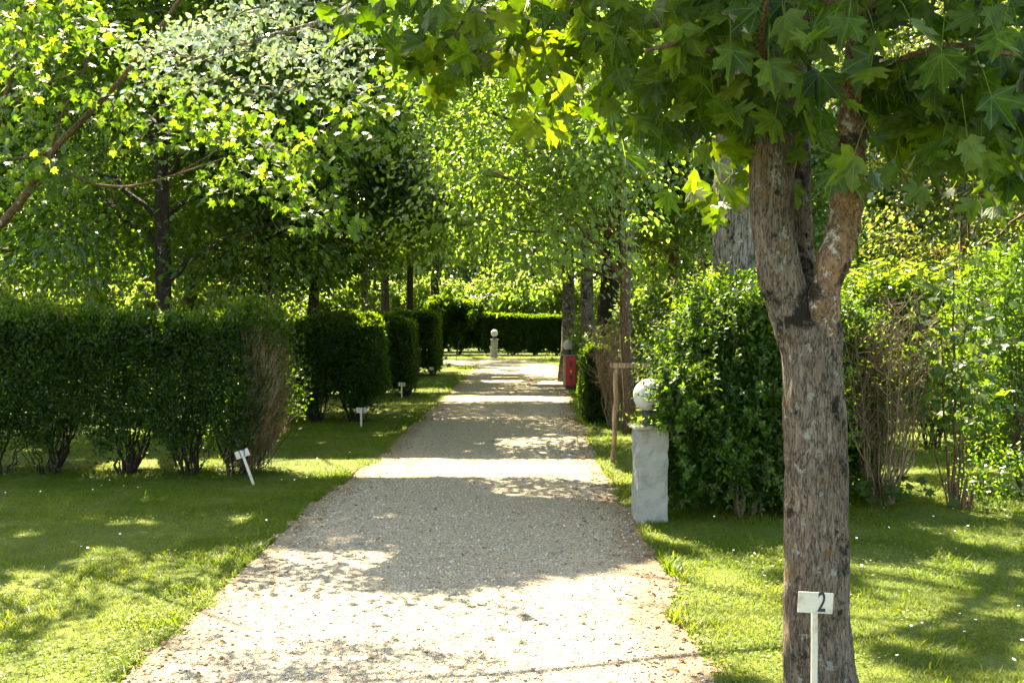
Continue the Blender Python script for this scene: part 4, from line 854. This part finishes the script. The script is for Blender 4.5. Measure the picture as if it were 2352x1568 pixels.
def dry_shrub(label, x, y, h, n, seed, spread, leafy=True):
    rg = np.random.default_rng(seed); t = thing('dry_shrub', label, 'shrub', (x, y, 0)); sb, fb, tw = MB(), MB(), MB()
    for i in range(n):
        a = rg.random() * 6.283; s = spread * rg.random() ** .55; hh = h * (.6 + .4 * rg.random())
        p0 = (x + .10 * math.cos(a) * rg.random(), y + .1 * math.sin(a), -.02); p1 = (x + s * math.cos(a), y + s * .8 * math.sin(a), hh)
        pts = curve(p0, p1, rg, -.07, 9, .03); sb.tube(pts, np.linspace(.013 if i % 3 == 0 else .007, .003, 9), 5, False)
        for k in range(16):
            j = rg.integers(4, 9); q = pts[j]; e = q + np.array([.14 * rg.normal(), .12 * rg.normal(), .16 + .2 * rg.random()])
            tw.tube(curve(q, e, rg, 0, 4, .1), [.003, .0025, .002, .0015], 3, False)
            tw.tube(np.array([(q + e) / 2, (q + e) / 2 + np.array([.08 * rg.normal(), .07 * rg.normal(), .09 * rg.random()])]), .0016, 3, False)
    sb.build('stems', M['dry_twig'], t, True); tw.build('twig_sprays', M['dry_twig'], t)
    if leafy:
        m = 70; p = np.c_[x + .22 * rg.normal(size=m), y - .1 + .15 * rg.normal(size=m), .05 + .22 * rg.random(m)]
        fb.leaves(MAPLE_LOW, p, nrm(np.c_[.4 * rg.normal(size=m), -.5 + .3 * rg.normal(size=m), np.ones(m) * .8]), np.c_[rg.normal(size=(m, 2)), -.4 + 0 * p[:, 0]], .09 * (.6 + .6 * rg.random(m)), rg.random(m) * .6)
        m = 500; a = rg.random(m) * 6.283; p = np.c_[x + spread * .8 * rg.normal(size=m) * .6, y + .3 * rg.normal(size=m), .9 + .8 * rg.random(m)]
        leafset(fb, OVAL, p, nrm(np.c_[.5 * rg.normal(size=(m, 2)), np.ones(m)]), rg.normal(size=(m, 3)), .03, rg, False, .2)
        fb.build('foliage', M['maple_light'], t)
dry_shrub('almost leafless brown shrub with fanning bare stems right of the maple trunk', gx(2025, 8.9), 8.9, 1.72, 46, 81, .55)
dry_shrub('tangle of dead brown twigs beside the short clipped hedge', gx(1412, 15.4), 15.6, 1.55, 34, 82, .34, False)

def sapling():
    rg = np.random.default_rng(91); x, y = gx(2195, 8.7), 8.7
    t = thing('maple_sapling', 'young maple sapling with several thin stems growing from a split stump', 'sapling', (x, y, 0)); sb, fb, st = MB(), MB(), MB()
    for (dx, dy, h, r) in ((-.16, 0, 1.9, .016), (.0, .05, 2.1, .020), (.1, -.04, 1.9, .013), (.2, .02, 1.3, .007), (-.3, .1, 1.3, .009)):
        pts = curve((x + dx * .15, y, -.02), (x + dx, y + dy, h), rg, -.02, 9, .02); sb.tube(pts, np.linspace(r, r * .3, 9), 6, False)
        for k in range(26):
            u = .45 + .55 * rg.random(); i = u * 8; q = np.array([np.interp(i, np.arange(9), pts[:, m]) for m in range(3)]); e = q + np.array([.17 * rg.normal(), .15 * rg.normal(), .06 + .08 * rg.random()])
            sb.tube(np.array([q, e]), .0018, 3, False); m = 3
            fb.leaves(MAPLE_LOW, e + .05 * rg.normal(size=(m, 3)), nrm(np.c_[.4 * rg.normal(size=m), -.35 + .4 * rg.normal(size=m), np.ones(m)]), np.c_[.8 * rg.normal(size=m), -.3 + .5 * rg.normal(size=m), -.55 + .3 * rg.normal(size=m)], .10 * (.6 + .6 * rg.random(m)), np.clip(rg.normal(.45, .25, m), 0, 1))
    for k in range(7):
        a = k * .9; st.tube(np.array([(x + .05 * math.cos(a) + .06, y + .05 * math.sin(a), -.02), (x + .09 * math.cos(a) + .08, y + .08 * math.sin(a), .12 + .14 * rg.random())]), [.03, .008], 6, True)
    sb.build('stems', M['bark_warm'], t); fb.build('foliage', M['maple_light'], t); st.build('stump', M['bark_warm'], t)
sapling()

# ------------------------------------------------------------------ lamp posts
def sphere(b, c, r, nu=28, nv=16, sq=1.0):
    V = []; f = []
    for i in range(1, nv):
        th = math.pi * i / nv
        for j in range(nu): V.append((c[0] + r * math.sin(th) * math.cos(2 * math.pi * j / nu), c[1] + r * math.sin(th) * math.sin(2 * math.pi * j / nu), c[2] + r * sq * math.cos(th)))
    V += [(c[0], c[1], c[2] + r * sq), (c[0], c[1], c[2] - r * sq)]; T, B = len(V) - 2, len(V) - 1
    for i in range(nv - 2):
        for j in range(nu): f.append((i * nu + j, (i + 1) * nu + j, (i + 1) * nu + (j + 1) % nu, i * nu + (j + 1) % nu))
    for j in range(nu): f.append((T, j, (j + 1) % nu)); f.append((B, (nv - 2) * nu + (j + 1) % nu, (nv - 2) * nu + j))
    b.faces(V, f)
def lamp_post(label, x, y, w, h, gr, rot, seed):
    rg = np.random.default_rng(seed); z0 = float(ground_z(x, y)); t = thing('lamp_post', label, 'lamp', (x, y, z0), 'globe lamps on concrete pillars')
    rm = Matrix.Rotation(rot, 3, 'Z'); b = MB()
    # rough-cast pillar as a fine grid so that its faces and arrises are uneven
    n, m = 8, 26; ring = []
    for k in range(4):
        for i in range(n): ring.append(((i / n - .5), k))
    V = []
    for j in range(m + 1):
        z = -.05 + (h + .05) * j / m
        for s_, k in ring:
            u = s_; p = [(u, -.5), (.5, u), (-u, .5), (-.5, -u)][k]; p = np.array(p) * w
            rad = .012 * (1 if abs(abs(u) - .5) < .02 else 0); e = 1 - rad / w
            nv = (vnoise(np.array([p[0] * 22 + seed]), np.array([p[1] * 22]), np.array([z * 16]))[0] - .5) * .018 + (vnoise(np.array([p[0] * 60 + seed]), np.array([p[1] * 60]), np.array([z * 60]))[0] - .5) * .006
            V.append((p[0] * e + nv * np.sign(p[0]) * (abs(p[0]) > .45 * w), p[1] * e + nv * np.sign(p[1]) * (abs(p[1]) > .45 * w), z))
    f = []; q = 4 * n
    for j in range(m):
        for i in range(q): f.append((j * q + i, j * q + (i + 1) % q, (j + 1) * q + (i + 1) % q, (j + 1) * q + i))
    f.append(tuple(range(m * q, (m + 1) * q)))
    V = np.array(V) @ np.array(rm).T + np.array([x, y, z0]); b.faces(V, f); pil = b.build('pillar', M['concrete'], t)
    c = MB(); c.box((x, y, z0 + h + .014), (w * 1.22, w * 1.22, .026), rm, .006); c.build('cap_slab', M['slab'], pil)
    s_ = MB(); s_.tube(np.array([(x, y, z0 + h + .026), (x, y, z0 + h + .05), (x, y, z0 + h + .06), (x, y, z0 + h + .15)]), [gr * .62, gr * .62, gr * .45, gr * .5], 16); s_.build('lamp_socket', M['lamp_base'], t, True)
    g = MB(); sphere(g, (x, y, z0 + h + .13 + gr), gr); g.build('globe', M['globe'], t, True)
lamp_post('near globe lamp on a grey concrete pillar, half hidden by the privet bush', gx(1493, 8.15), 8.15, .255, .755, .137, R(4), 5)
lamp_post('farthest globe lamp on a concrete pillar, out where the drive bends', gx(1135.5, 42), 42, .28, .76, .15, R(2), 6)
lamp_post('globe lamp half hidden by leaves behind the red cabinet', gx(1306, 25.2), 25.2, .26, .80, .14, R(3), 7)

# red cabinet on the pillar
def cabinet():
    x, y, z0 = gx(1311, 24.6), 24.6, 0.02
    t = thing('fire_cabinet', 'narrow red metal cabinet fixed to the globe lamp pillar at the drive edge', 'cabinet', (x, y, z0))
    b = MB(); b.box((x, y + .0, z0 + .43), (.27, .16, .72), None, .008); b.build('body', M['red'], t)
    d = MB(); d.box((x, y - .086, z0 + .43), (.245, .012, .68), None, .004); dr_ = d.build('door', M['red'], t)
    p = MB(); p.box((x + .0, y - .096, z0 + .61), (.07, .01, .15)); p.build('window', M['dark_panel'], dr_)
    p = MB(); p.box((x + .0, y - .095, z0 + .43), (.045, .008, .055)); p.build('badge', M['yellow'], dr_)
    p = MB(); p.box((x + .0, y - .095, z0 + .29), (.06, .008, .10)); p.build('vent', M['dark_panel'], dr_)
    p = MB(); p.box((x, y, z0 + .035), (.25, .15, .07)); p.build('plinth', M['lamp_base'], t)
cabinet()

# wooden rail on posts behind the near lamp
def rail():
    rg = np.random.default_rng(5); d = 11.55; x = gx(1415, d)
    t = thing('wooden_rail', 'weathered wooden post with a crossbar at the drive edge behind the near lamp', 'wooden post', (x, d, 0))
    for k, xx in enumerate((x, x + .95)):
        b = MB(); zs = np.linspace(-.05, 1.10, 14); b.tube(np.c_[xx - .03 + .03 * zs + .006 * rg.normal(size=14), np.full(14, d), zs], .026 + .002 * rg.random(14), 12, True, .06, rg); b.build('post', M['post_wood'], t, True)
    b = MB(); b.box((x + .46, d, 1.125), (1.05, .075, .055), None, .006); b.build('crossbar', M['post_wood'], t)
rail()

# ------------------------------------------------------------------ pitch number signs
def text_mesh(s, size, name):
    c = bpy.data.curves.new(name, 'FONT'); c.body = s; c.size = size; c.align_x = 'CENTER'; c.align_y = 'CENTER'; c.extrude = .0006; c.offset = size * .012
    o = bpy.data.objects.new(name, c); COL.objects.link(o); bpy.context.view_layer.update()
    me_ = bpy.data.meshes.new_from_object(o.evaluated_get(bpy.context.evaluated_depsgraph_get())); bpy.data.objects.remove(o); return me_
def sign(label, px, d, plate_w, plate_h, top, num, ndx=0.0, lean=0.0, tilt=0.0, yaw=0.0, paint='white_paint', ink='black_paint', sw=.023, nsx=.62, stake='white_paint', z=0.0, front=True, nsize=1.35):
    x = gx(px, d); z0 = float(ground_z(x, d)) + z
    t = thing('pitch_sign', label, 'sign', (x, d, z0), 'number signs marking the pitches'); t.rotation_euler = (0, lean, yaw)
    def part(b, nm, mt):
        o = b.build(nm, M[mt]); o.parent = t; return o
    zc = top - plate_h / 2
    b = MB(); b.box((0, .0, (top - .012 if not front else top - plate_h * .35) / 2 - .04), (sw, .018, (top - .012 if not front else top - plate_h * .35) + .08), None, .002); part(b, 'stake', stake)
    rot = Matrix.Rotation(tilt, 3, 'Y'); yy = -.0125 if front else .0125
    b = MB(); b.box((0, yy, zc), (plate_w, .004, plate_h), rot, .001); pl = part(b, 'plate', paint)
    if num:
        m = text_mesh(num, plate_h * nsize, 'number'); m.transform(Matrix.Rotation(R(90), 4, 'X') @ Matrix.Scale(nsx, 4, (1, 0, 0)))
        m.transform(rot.to_4x4()); m.transform(Matrix.Translation((ndx, yy - .0032, zc + plate_h * .0)))
        m.materials.clear(); m.materials.append(M[ink]); o = bpy.data.objects.new('number', m); COL.objects.link(o); o.parent = pl
    return t
sign('white sign with a black number 2 on a stake in front of the maple trunk', 1874, 3.9, .138, .082, .553, '2', .024, 0, R(3.2), 0)
sign('leaning white sign with number 17 below the dead end of the nearest hedge', 581, 9.95, .135, .075, .37, '17', .0, R(-19), 0, R(12), ink='blue_paint', sw=.026, nsx=.8)
sign('white sign with number 18 in front of the second clipped hedge', 829, 15.6, .155, .085, .30, '18', .01, 0, 0, 0, front=False, ink='blue_paint', sw=.03, nsx=.7)
sign('white sign with number 19 in front of the third clipped hedge', 922.5, 21.8, .15, .085, .335, '19', .0, 0, 0, 0, front=False, ink='blue_paint', sw=.03, nsx=.7)
sign('small grey sign standing in shade on the lawn before the drive bends', 991, 29.2, .13, .09, .30, '', paint='white_paint', stake='rod', sw=.02)
sign('small white stake sign with a blue plate near the bend of the drive', 1024.5, 34.6, .10, .07, .34, '', paint='blue_paint')
sign('tiny white sign beside the foot of the farthest globe lamp', 1126.5, 41.6, .10, .08, .50, '')
b = MB(); p0 = P(1048, 838, 36.5); b.tube(np.array([(p0[0] - .03, 36.5, .1), (p0[0] + .1, 36.4, 1.0)]), [.011, .009], 6); tag(b.build('thin_rod', M['rod']), 'thin slanting metal rod stuck in the grass where the drive bends', 'rod')
b = MB(); xx, yy = gx(1031, 34.3), 34.2; b.tube(np.array([(xx, yy, .1), (xx, yy, .18), (xx + .01, yy, .26), (xx + .015, yy, .28)]), [.075, .068, .055, .02], 9, True, .3); tag(b.build('small_stump', M['bark_warm']), 'little brown stump beside the blue plated sign', 'stump')
